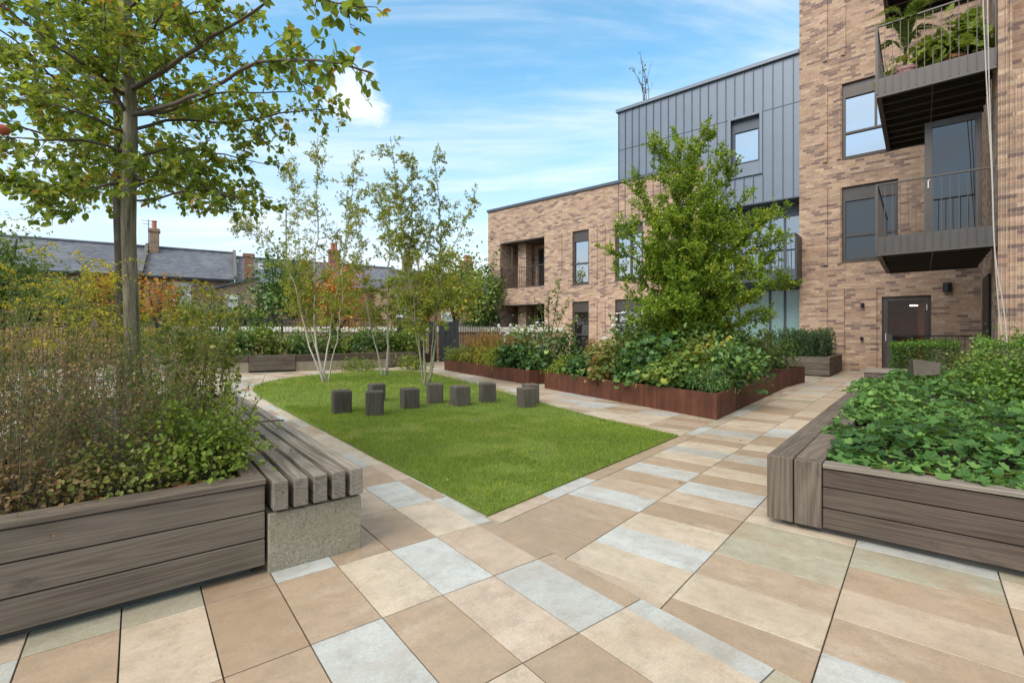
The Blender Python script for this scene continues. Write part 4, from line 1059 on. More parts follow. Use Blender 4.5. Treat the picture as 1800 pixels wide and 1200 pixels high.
birch('white stemmed birch on the lawn, farthest left of the three', b1,
      [([(541, 600, Yb-.1), (513, 500, Yb-.2), (475, 425, Yb-.4), (400, 388, Yb-.6)], .038), ([(558, 620, Yb), (555, 500, Yb), (553, 380, Yb), (548, 232, Yb)], .045),
       ([(577, 600, Yb+.1), (582, 545, Yb+.2), (594, 470, Yb+.3), (604, 340, Yb+.4), (612, 270, Yb+.4)], .040), ([(584, 630, Yb-.2), (597, 560, Yb-.4), (612, 470, Yb-.6), (640, 370, Yb-.8)], .028),
       ([(550, 590, Yb+.3), (520, 470, Yb+.6), (500, 330, Yb+.7), (490, 300, Yb+.7)], .024)], .62, M['birchbark'], 24)
b2 = gnd(676, 662); Yb = b2[1]
birch('birch farthest back on the lawn, with two crooked pale stems', b2,
      [([(662, 610, Yb), (650, 540, Yb-.1), (640, 450, Yb-.3), (625, 360, Yb-.3)], .036), ([(683, 600, Yb), (684, 520, Yb+.1), (690, 430, Yb+.2), (672, 330, Yb+.2)], .05), ([(690, 560, Yb+.4), (720, 470, Yb+.6), (740, 400, Yb+.6)], .022)], .60, M['birchbark'])
b3 = gnd(749, 682); Yb = b3[1]
birch('birch with olive stems on the lawn, farthest right of the three', b3,
      [([(738, 620, Yb), (726, 540, Yb-.1), (700, 420, Yb-.2), (692, 300, Yb-.2), (686, 236, Yb-.2)], .036), ([(745, 610, Yb), (741, 500, Yb), (728, 380, Yb), (733, 275, Yb)], .034),
       ([(764, 610, Yb+.1), (768, 500, Yb+.2), (775, 400, Yb+.3), (764, 270, Yb+.3)], .042), ([(770, 560, Yb-.3), (790, 470, Yb-.5), (828, 390, Yb-.6), (845, 350, Yb-.6)], .022), ([(735, 590, Yb+.3), (715, 480, Yb+.5), (672, 380, Yb+.6), (650, 345, Yb+.6)], .022)], .55, m_bark('olive_bark', (.16, .14, .09), (.34, .31, .20)))

# tall tree in the large steel planter
base = np.array([3.62, 10.0, .3]); t = tree_obj('hornbeam_tree', 'tall bright green many-stemmed tree in the large steel planter', base)
bb_, wb_, lv_ = MB(), MB(), Leaves(OVAL)
tips = [(1150, 255, .2), (1196, 242, 0), (1238, 236, .1), (1268, 270, -.2), (1115, 320, .3), (1092, 400, -.3), (1082, 485, .4), (1310, 335, -.4), (1368, 372, .5), (1394, 412, -.2), (1385, 500, .6), (1170, 330, -.9), (1245, 320, -1.1), (1300, 420, -1.2), (1130, 430, -1.0), (1215, 300, .9), (1350, 560, -.6), (1105, 560, -.6), (1230, 430, -1.3), (1180, 480, -1.3), (1340, 470, -1.0), (1270, 480, -1.35), (1125, 370, .1), (1290, 300, .2), (1335, 390, .1), (1220, 268, -.4), (1175, 285, .5), (1100, 520, .1), (1380, 455, .1), (1160, 390, -1.1), (1265, 380, -1.2), (1070, 440, .2), (1320, 520, -1.2), (1150, 540, -1.2), (1210, 540, -1.4)]
for u, v, dY in tips:
    Q = at(u, v, base[1]+dY); q0 = base+np.array([rng.normal()*.12, rng.normal()*.12, 0]); h = Q-q0
    low_ = v > 400
    m1 = q0+h*np.array([.16, .16, .36 if not low_ else .55]); m2 = q0+h*np.array([.50, .50, .72 if not low_ else .85])
    C = curve([q0, m1, m2, Q], 18); C[3:-1] += np.cumsum(rng.normal(size=(14, 3))*.012, axis=0)
    bb_.tube(C, np.linspace(.032, .005, 18), 7)
    twigs(wb_, lv_, C, .012, 10.5, .68, .051, 76, .20, .50, .0, .50, .18, 2, .9, .0022, 1)
    leafy(lv_, C[6:], .06, 60, .5, .15)
bb_.build('trunk', M['bark_dark'], t, smooth=True); wb_.build('branch', M['twig'], t, smooth=True); lv_.build('crown', M['l_main'], t)

base = np.array([.95, 12.75, .3]); t = tree_obj('young_tree', 'small thin-stemmed young tree in the lower steel planter', base)
bb_, wb_, lv_ = MB(), MB(), Leaves(OVAL)
for u, v, dY in ((948, 530, 0), (985, 492, .1), (1000, 520, .3), (965, 510, -.2), (935, 560, .2), (1012, 560, -.2)):
    C = curve([base+rng.normal(size=3)*.04, base*.6+at(u, v, base[1]+dY)*.4+np.array([0, 0, .2]), at(u, v, base[1]+dY)], 12)
    bb_.tube(C, np.linspace(.018, .005, 12), 6); twigs(wb_, lv_, C, .008, 5, .40, .085, 26, .4, .2, .04, .5, .18, 1, .9, .003, 1); leafy(lv_, C[6:], .085, 22, .5)
bb_.build('trunk', M['stem'], t, smooth=True); wb_.build('branch', M['twig'], t); lv_.build('crown', M['l_mid'], t)

# ------------------------------------------------------------------ perennials and shrubs
def perennial(name, label, base, n, h, spread, stemmat, leafmat, leaf=.05, lpm=38, tm=LONG, hm=.4, tip=None, tipmat=None, foot=.22, lean=.5, group=None, cat='plant', bare=.05, rs=.0028):
    t = thing(name, label, cat, base, F0, group); sb, lv_, tv = MB(), Leaves(tm), Leaves(DIAMOND)
    base = np.array(base); heads = 0
    for i in range(n):
        a = rng.random()*6.283; rr = foot*math.sqrt(rng.random()); p = base+np.array([math.cos(a)*rr, math.sin(a)*rr, 0])
        hh = h*(.58+.52*rng.random()); o = np.array([math.cos(a), math.sin(a), 0])*spread*(.25+.75*rng.random())+rng.normal(size=3)*np.array([.05, .05, 0])
        C = curve([p, p+o*.25+np.array([0, 0, hh*.55]), p+o*lean*1.2+np.array([0, 0, hh])], 8)
        sb.tube(C, np.linspace(rs, rs*.5, 8), 3, cap=False)
        leafy(lv_, C, leaf, lpm, hm, .2, 1, bare)
        if tip: tip(sb, tv, C, p, o)
    sb.build('stem', stemmat, t); lv_.build('leaf_mass', leafmat, t)
    if tip and tv.P: tv.build('flower_head', tipmat, t)
    return t
def tip_gold(sb, tv, C, p, o):
    e = C[-1]; t0 = unit(C[-1]-C[-2])
    if rng.random() < .5: return
    for k in range(rng.integers(3, 6)):
        a = rng.random()*6.283; d = np.array([math.cos(a), math.sin(a), .30]); ln = .09+.17*rng.random(); s = C[-2]*(k/7)+e*(1-k/7)
        P = curve([s, s+d*ln*.6+np.array([0, 0, .02]), s+d*ln+np.array([0, 0, -.025])], 5); sb.tube(P, .0013, 3, cap=False)
        m = int(ln*260); x = rng.random(m)*3.99; i = x.astype(int); q = P[i]+(P[i+1]-P[i])*(x-i)[:, None]
        tv.add(q+rng.normal(size=(m, 3))*.004, rdir(m, .5), rdir(m, .7), .008+.009*rng.random(m), rng.random(m))
def tip_seed(sb, tv, C, p, o):
    for k in range(rng.integers(4, 9)):
        s = C[rng.integers(3, 8)]; d = rdir(1, .5)[0]; ln = .05+.10*rng.random(); P = np.array([s, s+d*ln*.5, s+d*ln+np.array([0, 0, .01])]); sb.tube(P, .0012, 3, cap=False)
        m = 7; tv.add(P[2]+rng.normal(size=(m, 3))*.014, rdir(m), rdir(m), .010+.010*rng.random(m), rng.random(m))
def tip_plume(sb, tv, C, p, o):
    e, s = C[-1], C[-4]; m = 240; x = rng.random(m); q = s+(e-s)*x[:, None]*1.2
    tv.add(q+rng.normal(size=(m, 3))*(.065*(1.1-x))[:, None], rdir(m, .6), rdir(m), .016+.018*rng.random(m), rng.random(m))
def tip_daisy(sb, tv, C, p, o):
    for k in range(rng.integers(1, 4)):
        c = C[-1]+rng.normal(size=3)*np.array([.07, .07, .05]) if k else C[-1]; nrm = unit(np.array([rng.normal()*.5, -.5+rng.normal()*.4, .8]))
        m = 6; x = unit(np.cross(nrm, rng.normal(size=3))); y = np.cross(nrm, x); an = np.arange(m)*6.283/m
        tv.add(np.repeat(c[None], m, 0), np.cos(an)[:, None]*x+np.sin(an)[:, None]*y, np.repeat(nrm[None], m, 0), .038+.01*rng.random(m), rng.random(m))

def shrub(name, label, base, rad, n, size, leafmat, tm=OVAL, hm=.42, hs=.2, clumps=24, tight=.32, cat='shrub', group=None, stems=9, droop=0.0):
    t = thing(name, label, cat, base, F0, group); lv_ = Leaves(tm); base = np.array(base, float)
    c = base+np.array([0, 0, rad[2]*.92])
    bushy(lv_, c, rad, n, size, .2, hm, hs, clumps, tight, droop)
    sb = MB()
    for i in range(stems):
        d = rdir(1, .6)[0]; sb.tube(curve([base+np.array([rng.normal()*.04, rng.normal()*.04, 0]), base+d*np.array(rad)*.6+np.array([0, 0, rad[2]*.4]), c+d*np.array(rad)*.8], 6), np.linspace(.007, .003, 6), 4, cap=False)
    if stems: sb.build('stem', M['twig'], t)
    lv_.build('leaf_mass', leafmat, t); return t
def f2(x, y, z=.41): return F2.wld((x, y, z))
def f1(x, y, z=.375): return F1.wld((x, y, z))

# left planter
G_ = 'goldenrod in the left planter'
perennial('goldenrod', 'goldenrod at the planter corner left of the pale apple trunk', f2(-.40, 4.15), 54, 1.14, .42, M['stem'], M['l_yellowgreen'], .045, 50, LONG, .10, tip_gold, M['l_gold'], .28, group=G_)
perennial('goldenrod', 'goldenrod crowding the right side of the apple trunks', f2(.2, 5.0), 46, 1.12, .45, M['stem'], M['l_yellowgreen'], .05, 42, LONG, .3, tip_gold, M['l_gold'], .28, group=G_)
perennial('goldenrod', 'goldenrod deep in the planter, left of the second apple trunk', f2(-.5, 5.2), 46, 1.12, .45, M['stem'], M['l_yellowgreen'], .045, 50, LONG, .15, tip_gold, M['l_gold'], .28, group=G_)
perennial('goldenrod', 'goldenrod at the far end of the left planter, its sprays reaching over the back wall', f2(.22, 6.5), 34, .98, .5, M['stem'], M['l_yellowgreen'], .05, 40, LONG, .3, tip_gold, M['l_gold'], .28, group=G_)
S_ = 'aster seed heads in the left planter'
perennial('seedhead_aster', 'wiry brown aster seed heads at the left edge of the photo', f2(-.45, 3.12), 56, .76, .40, M['stem_red'], M['l_olive'], .026, 60, LONG, .5, tip_seed, M['l_seed'], .24, group=S_)
perennial('seedhead_aster', 'wiry brown aster seed heads in front of the apple trunk', f2(-.1, 3.25), 56, .66, .36, M['stem_red'], M['l_mid'], .028, 62, LONG, .4, tip_seed, M['l_seed'], .24, group=S_)
perennial('seedhead_aster', 'wiry brown aster seed heads between two goldenrods on the far left side', f2(-.55, 3.75), 54, .88, .38, M['stem_red'], M['l_mid'], .028, 56, LONG, .45, tip_seed, M['l_seed'], .22, group=S_)
perennial('leafy_perennial', 'upright leafy stems turning yellow beside the bench slats', f2(.36, 3.85), 28, 1.05, .22, M['stem'], M['l_yellowgreen'], .036, 62, OVAL, .25, foot=.16)
perennial('leafy_perennial', 'green leafy stems leaning out toward the bench', f2(.34, 3.2), 52, .52, .26, M['stem'], M['l_lime'], .032, 95, LONG, .3, foot=.16)
perennial('leafy_perennial', 'feathery yellow green stems in the middle of the left planter', f2(.16, 3.9), 56, .84, .36, M['stem'], M['l_yellowgreen'], .034, 90, LONG, .15, foot=.22)
shrub('mint_clump', 'low bright green mint-like clump at the planter corner by the bench', f2(.27, 3.02), (.24, .24, .20), 2600, .027, M['l_lime'], hm=.28, cat='plant')
shrub('mint_clump', 'low olive brown clump under the brown aster stems', f2(-.10, 2.98), (.26, .2, .14), 1500, .022, M['l_olive'], hm=.6, cat='plant')
shrub('sedum_clump', 'low dull red and green clump at the front left of the planter', f2(-.4, 2.95), (.26, .2, .12), 1100, .024, M['l_seed'], hm=.4, cat='plant')
b = thing('leaf_litter', 'fallen red and brown leaves along the front of the left planter', 'fallen leaves', f2(0, 2.8)); b['kind'] = 'stuff'
lv_ = Leaves(OVAL); m = 420; q = np.array([f2(x, y, .418) for x, y in zip(rng.uniform(-.65, .45, m), 2.79+.25*rng.random(m)**2)]); lv_.add(q+rng.random((m, 3))*np.array([0, 0, .02]), unit(rng.normal(size=(m, 3))*np.array([1, 1, .25])), rdir(m, 1.5), .035+.03*rng.random(m), rng.random(m)); lv_.build('litter', M['l_litter'], b)
lv_ = Leaves(OVAL); m = 26; q = np.array([f2(x, 2.80+rng.random()*.04, .425+.02*rng.random()) for x in np.concatenate([rng.uniform(-.1, .22, 18), rng.uniform(-.6, .4, 8)])]); lv_.add(q, unit(rng.normal(size=(m, 3))*np.array([1, 1, .3])), rdir(m, 1.5), .05+.03*rng.random(m), rng.random(m)); lv_.build('red_leaf', M['l_red'], b)

# right bed: cranesbill, hedges, evergreens
t = thing('cranesbill', 'lobed green cranesbill leaves carpeting the right timber planter', 'ground cover', f1(.4, 6)); t['kind'] = 'stuff'
lv_ = Leaves(PALM)
def cr(n, x0, x1, y0, y1, size):
    x = rng.uniform(x0, x1, n); y = rng.uniform(y0, y1, n)
    P = np.stack([F1.c*x-F1.s*y, F1.s*x+F1.c*y, np.zeros(n)], 1)
    hgt = .04+.24*vnoise(P, 3.4, 2.0)**1.3*np.clip((y-3.42)*2.2, .25, 1)*np.clip((x+.62)*2.4, .2, 1)
    P[:, 2] = .385+hgt*(.45+.6*rng.random(n))
    k = vnoise(P*np.array([1, 1, 0]), 5.5, 7.0) > .25; P = P[k]; n = len(P)
    A = unit(np.stack([rng.normal(size=n), rng.normal(size=n)-.15, rng.normal(size=n)*.25], 1)); N = unit(np.stack([rng.normal(size=n)*.55, rng.normal(size=n)*.55-.15, np.ones(n)], 1))
    lv_.add(P, A, N, size*(.6+.6*rng.random(n)), np.clip(.06+.55*vnoise(P, 3.2, 4.0)+rng.normal(0, .21, n)+.55*(rng.random(n) < .012)*(y[k] < 4.2), 0, .995))
cr(7600, -.46, 2.4, 3.47, 6.0, .064); cr(6500, -.50, 3.0, 6.0, 12.2, .085); cr(900, -.60, -.42, 4.4, 8.0, .062); cr(500, -.8, -.4, 7.8, 10.5, .075)
lv_.build('leaf_carpet', M['l_ground'], t)
m = 300; lv_ = Leaves(OVAL); q = np.array([f1(x, y, .38) for x, y in zip(rng.uniform(-.44, 2.2, m), 3.50+.3*rng.random(m))]); lv_.add(q, unit(rng.normal(size=(m, 3))*np.array([1, 1, .2])), rdir(m, 1.5), .03+.03*rng.random(m), rng.random(m)); lv_.build('dead_leaf', M['l_litter'], t)
def hedge(name, label, frame, x0, x1, y0, y1, z0, z1, n, size, mat, hm=.4, rag=.05, group=None):
    cx_, cy_ = (x0+x1)/2, (y0+y1)/2; t = thing(name, label, 'hedge', (cx_, cy_, z0), frame, group); lv_ = Leaves(OVAL if size > .03 else DIAMOND)
    P = []; 
    for k in range(n):
        f = rng.random()
        x, y, z = rng.uniform(x0, x1), rng.uniform(y0, y1), rng.uniform(z0, z1)
        if f < .4: z = z1-abs(rng.normal())*.06
        elif f < .75: y = y0+abs(rng.normal())*.06
        elif f < .85: x = x0+abs(rng.normal())*.06
        elif f < .92: x = x1-abs(rng.normal())*.06
        P.append((x, y, z))
    P = np.array(P); P += (vnoise(P, 5.0)-.5)[:, None]*rag*2+rng.normal(size=P.shape)*rag*.5; P[:, 2] = np.maximum(P[:, 2], z0)
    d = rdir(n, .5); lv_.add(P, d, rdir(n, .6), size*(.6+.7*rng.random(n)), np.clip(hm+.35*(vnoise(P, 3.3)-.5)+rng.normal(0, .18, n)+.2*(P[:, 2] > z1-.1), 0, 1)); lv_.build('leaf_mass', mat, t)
    sb = MB()
    for k in range(int((x1-x0)/.22)+1):
        x = x0+.1+k*.22; 
        if x < x1: sb.tube([(x, cy_, z0-.02), (x+rng.normal()*.04, cy_, (z0+z1)/2), (x+rng.normal()*.07, cy_-.05, z1-.12)], .012, 5)
    sb.build('stem', M['twig'], t); return t
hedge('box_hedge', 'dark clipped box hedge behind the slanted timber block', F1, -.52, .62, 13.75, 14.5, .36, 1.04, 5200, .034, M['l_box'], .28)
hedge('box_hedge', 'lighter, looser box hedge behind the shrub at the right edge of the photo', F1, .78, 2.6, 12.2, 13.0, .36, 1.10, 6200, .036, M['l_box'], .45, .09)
shrub('evergreen_shrub', 'bright green small-leaved shrub cut off by the right edge of the photo', f1(.98, 7.35), (.50, .50, .42), 5600, .036, M['l_box'], hm=.62, hs=.16, clumps=34, tight=.26)
shrub('evergreen_shrub', 'small feathery green shrub between the cranesbill and the lighter hedge', f1(.72, 9.9), (.36, .36, .30), 2200, .04, M['l_mid'], hm=.5, tight=.3)
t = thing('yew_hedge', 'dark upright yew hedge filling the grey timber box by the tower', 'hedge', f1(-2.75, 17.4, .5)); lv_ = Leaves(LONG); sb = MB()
for k in range(150):
    p = f1(rng.uniform(-3.6, -2.14), rng.uniform(16.42, 18.9), .48); hh = .88*(.7+.35*rng.random()); C = curve([p, p+np.array([rng.normal()*.05, rng.normal()*.05, hh*.5]), p+np.array([rng.normal()*.10, rng.normal()*.10, hh])], 6)
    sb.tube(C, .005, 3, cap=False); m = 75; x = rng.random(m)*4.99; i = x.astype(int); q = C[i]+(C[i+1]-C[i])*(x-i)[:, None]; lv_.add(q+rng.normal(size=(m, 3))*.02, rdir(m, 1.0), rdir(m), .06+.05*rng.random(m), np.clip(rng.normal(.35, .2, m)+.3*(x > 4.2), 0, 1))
sb.build('stem', M['twig'], t); lv_.build('leaf_mass', M['l_yew'], t)

# steel planters
def along(P0, P1, P3, tt, d, z):
    P0, P1 = np.array(P0), np.array(P1); e = unit(P1-P0); n = np.array([-e[1], e[0]]); q = P0+(P1-P0)*tt+n*d; return np.array([q[0], q[1], z])
B_ = lambda tt, d: along(PB[0], PB[1], None, tt, d, .30)
BR = lambda tt, d: along(PB[1], PB[2], None, tt, d, .30)
A_ = lambda tt, d: along(PA[0], PA[1], None, tt, d, .28)
big = 'in the large steel planter'
shrub('hellebore_clump', 'lime green clump at the far left end of the large steel planter', B_(.08, .34), (.36, .34, .24), 620, .11, M['l_lime'], LONG, .35, cat='plant', droop=.3)
shrub('hellebore_clump', 'dark leafy clump next to the lime green one along the large steel front', B_(.22, .36), (.36, .36, .26), 952, 0.081, M['l_dark'], PALM, .45, cat='plant', droop=.2)
shrub('hellebore_clump', 'purplish brown leafy clump in the middle of the large steel front', B_(.40, .38), (.42, .38, .34), 1054, 0.089, M['l_olive'], PALM, .6, cat='plant', droop=.2)
shrub('hellebore_clump', 'glossy dark green clump right of the purplish brown one', B_(.58, .36), (.40, .36, .30), 1088, 0.089, M['l_dark'], PALM, .35, cat='plant', droop=.2)
shrub('hellebore_clump', 'mixed olive clump of drooping leaves near the large steel corner', B_(.75, .36), (.36, .34, .28), 1054, 0.074, M['l_mid'], PALM, .5, cat='plant', droop=.3)
shrub('hellebore_clump', 'low fine-leaved green clump filling the near corner of the large steel planter', B_(.90, .36), (.30, .28, .20), 900, .075, M['l_dark'], LONG, .55, cat='plant', droop=.2)
perennial('russet_plume', 'small russet plume between lime leaves in the large steel planter', B_(.17, .9), 26, .68, .25, M['stem_red'], M['l_yellowgreen'], .06, 30, OVAL, .3, tip_plume, M['l_plume'], .2)
shrub('viburnum', 'bushy mid green shrub behind the purplish clump, left of the tall tree', B_(.35, 1.15), (.55, .5, .48), 1700, .085, M['l_mid'], OVAL, .4)
shrub('viburnum', 'dark spreading big-leaved shrub under the tall tree', B_(.56, 1.0), (.5, .48, .42), 1190, 0.111, M['l_dark'], PALM, .5, droop=.2)
shrub('yellowing_shrub', 'yellow green lacy shrub right of the tall tree trunk', B_(.78, 1.0), (.50, .46, .44), 1300, .085, M['l_yellowgreen'], OVAL, .2)
shrub('viburnum', 'deep green shrub directly behind the near steel corner', B_(.90, .95), (.40, .38, .36), 1000, .085, M['l_dark'], OVAL, .55)
perennial('white_anemone', 'tall white anemones between the young tree and the tall green tree', B_(.14, 1.7), 44, 1.28, .35, M['stem'], M['l_mid'], .07, 22, OVAL, .45, tip_daisy, M['l_white'], .3)
shrub('viburnum', 'tall mid green shrub at the back left of the large steel planter', B_(.34, 2.1), (.65, .6, .62), 1900, .085, M['l_mid'], OVAL, .5)
shrub('yellowing_shrub', 'yellowish clump on the path side of the large steel planter, nearest the corner', BR(.20, .46), (.34, .32, .28), 900, .08, M['l_yellowgreen'], LONG, .12, droop=.3)
shrub('viburnum', 'dark green clump midway along the path side of the large steel planter', BR(.42, .52), (.38, .36, .34), 1100, .085, M['l_dark'], OVAL, .5)
shrub('viburnum', 'grey green shrub toward the far end of the path side', BR(.64, .56), (.42, .40, .42), 1300, .07, M['l_mid'], OVAL, .3)
shrub('viburnum', 'loose pale shrub at the far path corner of the large steel planter', BR(.86, .6), (.44, .42, .48), 1200, .07, M['l_olive'], OVAL, .35)
shrub('viburnum', 'tall leafy shrub behind the tall tree toward the zinc balcony', np.array([4.7, 10.9, .3]), (.75, .7, .62), 2200, .085, M['l_mid'], OVAL, .5)
shrub('viburnum', 'round dark shrub at the foot of the tall tree', np.array([3.5, 9.3, .3]), (.6, .55, .5), 1500, .09, M['l_dark'], OVAL, .5)
shrub('pale_shrub', 'pale flecked shrub in the set back steel planter', np.array([6.55, 12.0, .32]), (.48, .45, .46), 1500, .06, M['l_mid'], OVAL, .35)
shrub('pale_shrub', 'brownish shrub behind the pale one in the set back steel planter', np.array([5.6, 12.9, .32]), (.55, .5, .55), 1500, .065, M['l_olive'], OVAL, .5)
shrub('hosta_clump', 'small lime clump at the far left end of the lower steel planter', A_(.04, .3), (.32, .32, .24), 420, .12, M['l_lime'], LONG, .45, cat='plant')
shrub('hosta_clump', 'green and yellow drooping leaves under the first russet plume', A_(.17, .36), (.42, .36, .30), 620, .13, M['l_yellowgreen'], LONG, .25, cat='plant', droop=.4)
shrub('hosta_clump', 'yellow leaves under the second russet plume', A_(.32, .38), (.42, .36, .32), 620, .13, M['l_yellowgreen'], LONG, .45, cat='plant', droop=.4)
shrub('hosta_clump', 'ochre leaves midway along the lower steel planter', A_(.47, .38), (.42, .36, .32), 640, .13, M['l_yellowgreen'], LONG, .55, cat='plant', droop=.4)
shrub('hosta_clump', 'bright lime leaves right of the ochre ones', A_(.62, .36), (.40, .36, .30), 640, .12, M['l_lime'], LONG, .4, cat='plant', droop=.3)
shrub('hellebore_clump', 'glossy dark clump near the right end of the lower steel planter', A_(.77, .38), (.42, .36, .34), 1054, 0.096, M['l_dark'], PALM, .35, cat='plant', droop=.2)
shrub('hellebore_clump', 'big dark glossy clump spilling over the right corner of the lower steel planter', A_(.92, .38), (.38, .36, .34), 1054, 0.096, M['l_dark'], PALM, .45, cat='plant', droop=.2)
for tt, d, h_, lab in ((.13, .95, .80, 'russet plumes farthest left in the lower steel planter'), (.28, .9, .92, 'tallest russet plumes, second from the left in the lower steel planter'), (.45, .95, .80, 'russet plumes in the middle of the lower steel planter'), (.68, 1.0, .74, 'thin russet plumes in front of the young tree')):
    perennial('russet_plume', lab, A_(tt, d), 52, h_, .36, M['stem_red'], M['l_yellowgreen'], .07, 22, OVAL, .3, tip_plume, M['l_plume'], .3, group='russet plumes in the lower steel planter')
perennial('white_anemone', 'sparse white anemones by the gate at the back of the lower steel planter', A_(.12, 1.7), 34, 1.15, .4, M['stem'], M['l_mid'], .07, 20, OVAL, .4, tip_daisy, M['l_white'], .35)
perennial('white_anemone', 'white anemones before the inset ground floor opening of the brick block', A_(.55, 1.75), 34, 1.2, .4, M['stem'], M['l_mid'], .07, 20, OVAL, .4, tip_daisy, M['l_white'], .35)
shrub('viburnum', 'upright green shrub in the middle of the lower steel planter', A_(.44, 1.55), (.5, .45, .60), 1300, .075, M['l_mid'], OVAL, .5)
shrub('viburnum', 'dark shrub behind the young tree in the lower steel planter', A_(.85, 1.5), (.6, .5, .50), 1300, .08, M['l_dark'], OVAL, .55)

# balcony plants
zf = 6.265+.22
p = F1.wld((-.27, 13.35, zf)); t = thing('potted_palm', 'palm in a pink pot on the upper bronze balcony', 'plant', p)
b = MB(); b.lathe(p, [(.15, 0), (.21, .34), (.225, .34), (.225, .40), (.19, .40), (.18, .36)], 20); b.build('pot', M['pinkpot'], t, smooth=False)
sb = MB(); lv_ = Leaves(LONG)
sb.tube([p+np.array([0, 0, .3]), p+np.array([0, 0, .62])], .035, 8)
for k in range(14):
    a = k*2.4; ln = .75+.35*rng.random(); up = .55+1.0*rng.random(); d = np.array([math.cos(a), math.sin(a), 0])*ln*.62; s = p+np.array([0, 0, .72])
    C = curve([s, s+d*.4+np.array([0, 0, up*.75]), s+d+np.array([0, 0, up*.72])], 12); sb.tube(C, np.linspace(.008, .003, 12), 4)
    x = np.linspace(2, 10.9, 30); i = x.astype(int); q = C[i]+(C[i+1]-C[i])*(x-i)[:, None]; tt = unit(C[i+1]-C[i]); sd_ = unit(np.cross(tt, np.array([0, 0, 1.0])))
    for sg in (1, -1): lv_.add(q, unit(tt*.7+sg*sd_+np.array([0, 0, .1])), np.repeat(np.array([[0, 0, 1.0]]), 30, 0)+rng.normal(size=(30, 3))*.2, .19*np.sin(np.linspace(.5, 2.9, 30)), hue(30, .6))
sb.build('trunk', M['stem'], t); lv_.build('frond', M['l_mid'], t)
p = F1.wld((.45, 13.4, zf)); t = thing('potted_shrub', 'broad leafy green shrub in a terracotta pot on the upper bronze balcony', 'plant', p)
b = MB(); b.lathe(p, [(.18, 0), (.26, .30), (.28, .30), (.28, .36), (.24, .36), (.23, .3)], 20); b.build('pot', M['terra'], t)
lv_ = Leaves(PALM); bushy(lv_, p+np.array([0, 0, .66]), (.62, .42, .40), 520, .17, .3, .5, .2, 16, .32); lv_.build('leaf_mass', M['l_lime'], t)
p = F1.wld((-.58, 13.3, zf)); t = thing('potted_succulent', 'small trailing plant at the left corner of the upper balcony', 'plant', p)
b = MB(); b.lathe(p, [(.09, 0), (.12, .18), (.10, .18)], 14); b.build('pot', M['terra'], t); lv_ = Leaves(LONG); bushy(lv_, p+np.array([0, 0, .32]), (.2, .25, .22), 260, .10, .3, .5, .2, 9, .35); lv_.build('leaf_mass', M['l_lime'], t)
# sapling on the zinc roof
q = F1.wld((-9.6, 20.6, 11.2)); t = thing('roof_sapling', 'thin grey-leaved sapling standing on the zinc roof', 'tree', q); sb, lv_ = MB(), Leaves(DIAMOND)
for k in range(6):
    C = curve([q, q+np.array([rng.normal()*.12, 0, .8]), q+np.array([rng.normal()*.35, rng.normal()*.2, 1.9+rng.random()*.7])], 8); sb.tube(C, np.linspace(.02, .006, 8), 5); twigs(sb, lv_, C, .01, 3, .4, .09, 16, .3, .4, 0, .5, .2, 1)
sb.build('trunk', M['twig'], t); lv_.build('crown', M['l_olive'], t)

# ------------------------------------------------------------------ back of the courtyard: raised bed wall, railings, fence, gate
BW = [(-12.2, 14.35), (-10.4, 14.45), (-9.04, 14.75), (-8.257, 15.10), (-7.086, 15.75), (-5.508, 16.75), (-4.5, 17.6), (-3.75, 18.6)]
t = thing('raised_bed_wall', 'low curved concrete and timber wall of the raised bed behind the birches', 'wall', (-7.5, 15.8, 0))
kinds = ['c', 'c', 'c', 't', 'c', 'c', 't']
for (p0, p1, k) in zip(BW, BW[1:], kinds):
    p0, p1 = np.array(p0), np.array(p1); d = unit(p1-p0); a, c = p0+d*.004, p1-d*.004
    if k == 'c':
        b = MB(); b.obox(a, c, .40, -.01, .335); b.build('concrete_block', M['concrete'], t, bevel=.008)
        b = MB(); b.obox(a, c, .44, .34, .54, off=-.02); b.build('timber_coping', M['timber_dark'], t, bevel=.006)
    else:
        b = MB()
        for z0, z1 in ((.06, .21), (.216, .37), (.376, .53)): b.obox(a, c, .42, z0, z1, off=-.05)
        b.build('timber_panel', M['timber'], t, bevel=.005)
        b = MB(); b.obox(a, c, .3, -.01, .055); b.build('plinth', M['black'], t)
b = MB(); b.prism([(x-.25, y+.3) for x, y in BW]+[(-3.4, 20.0), (-12.2, 19.2)], .05, .42); tag(b.build('planting_bed', M['soil']), kind='structure')
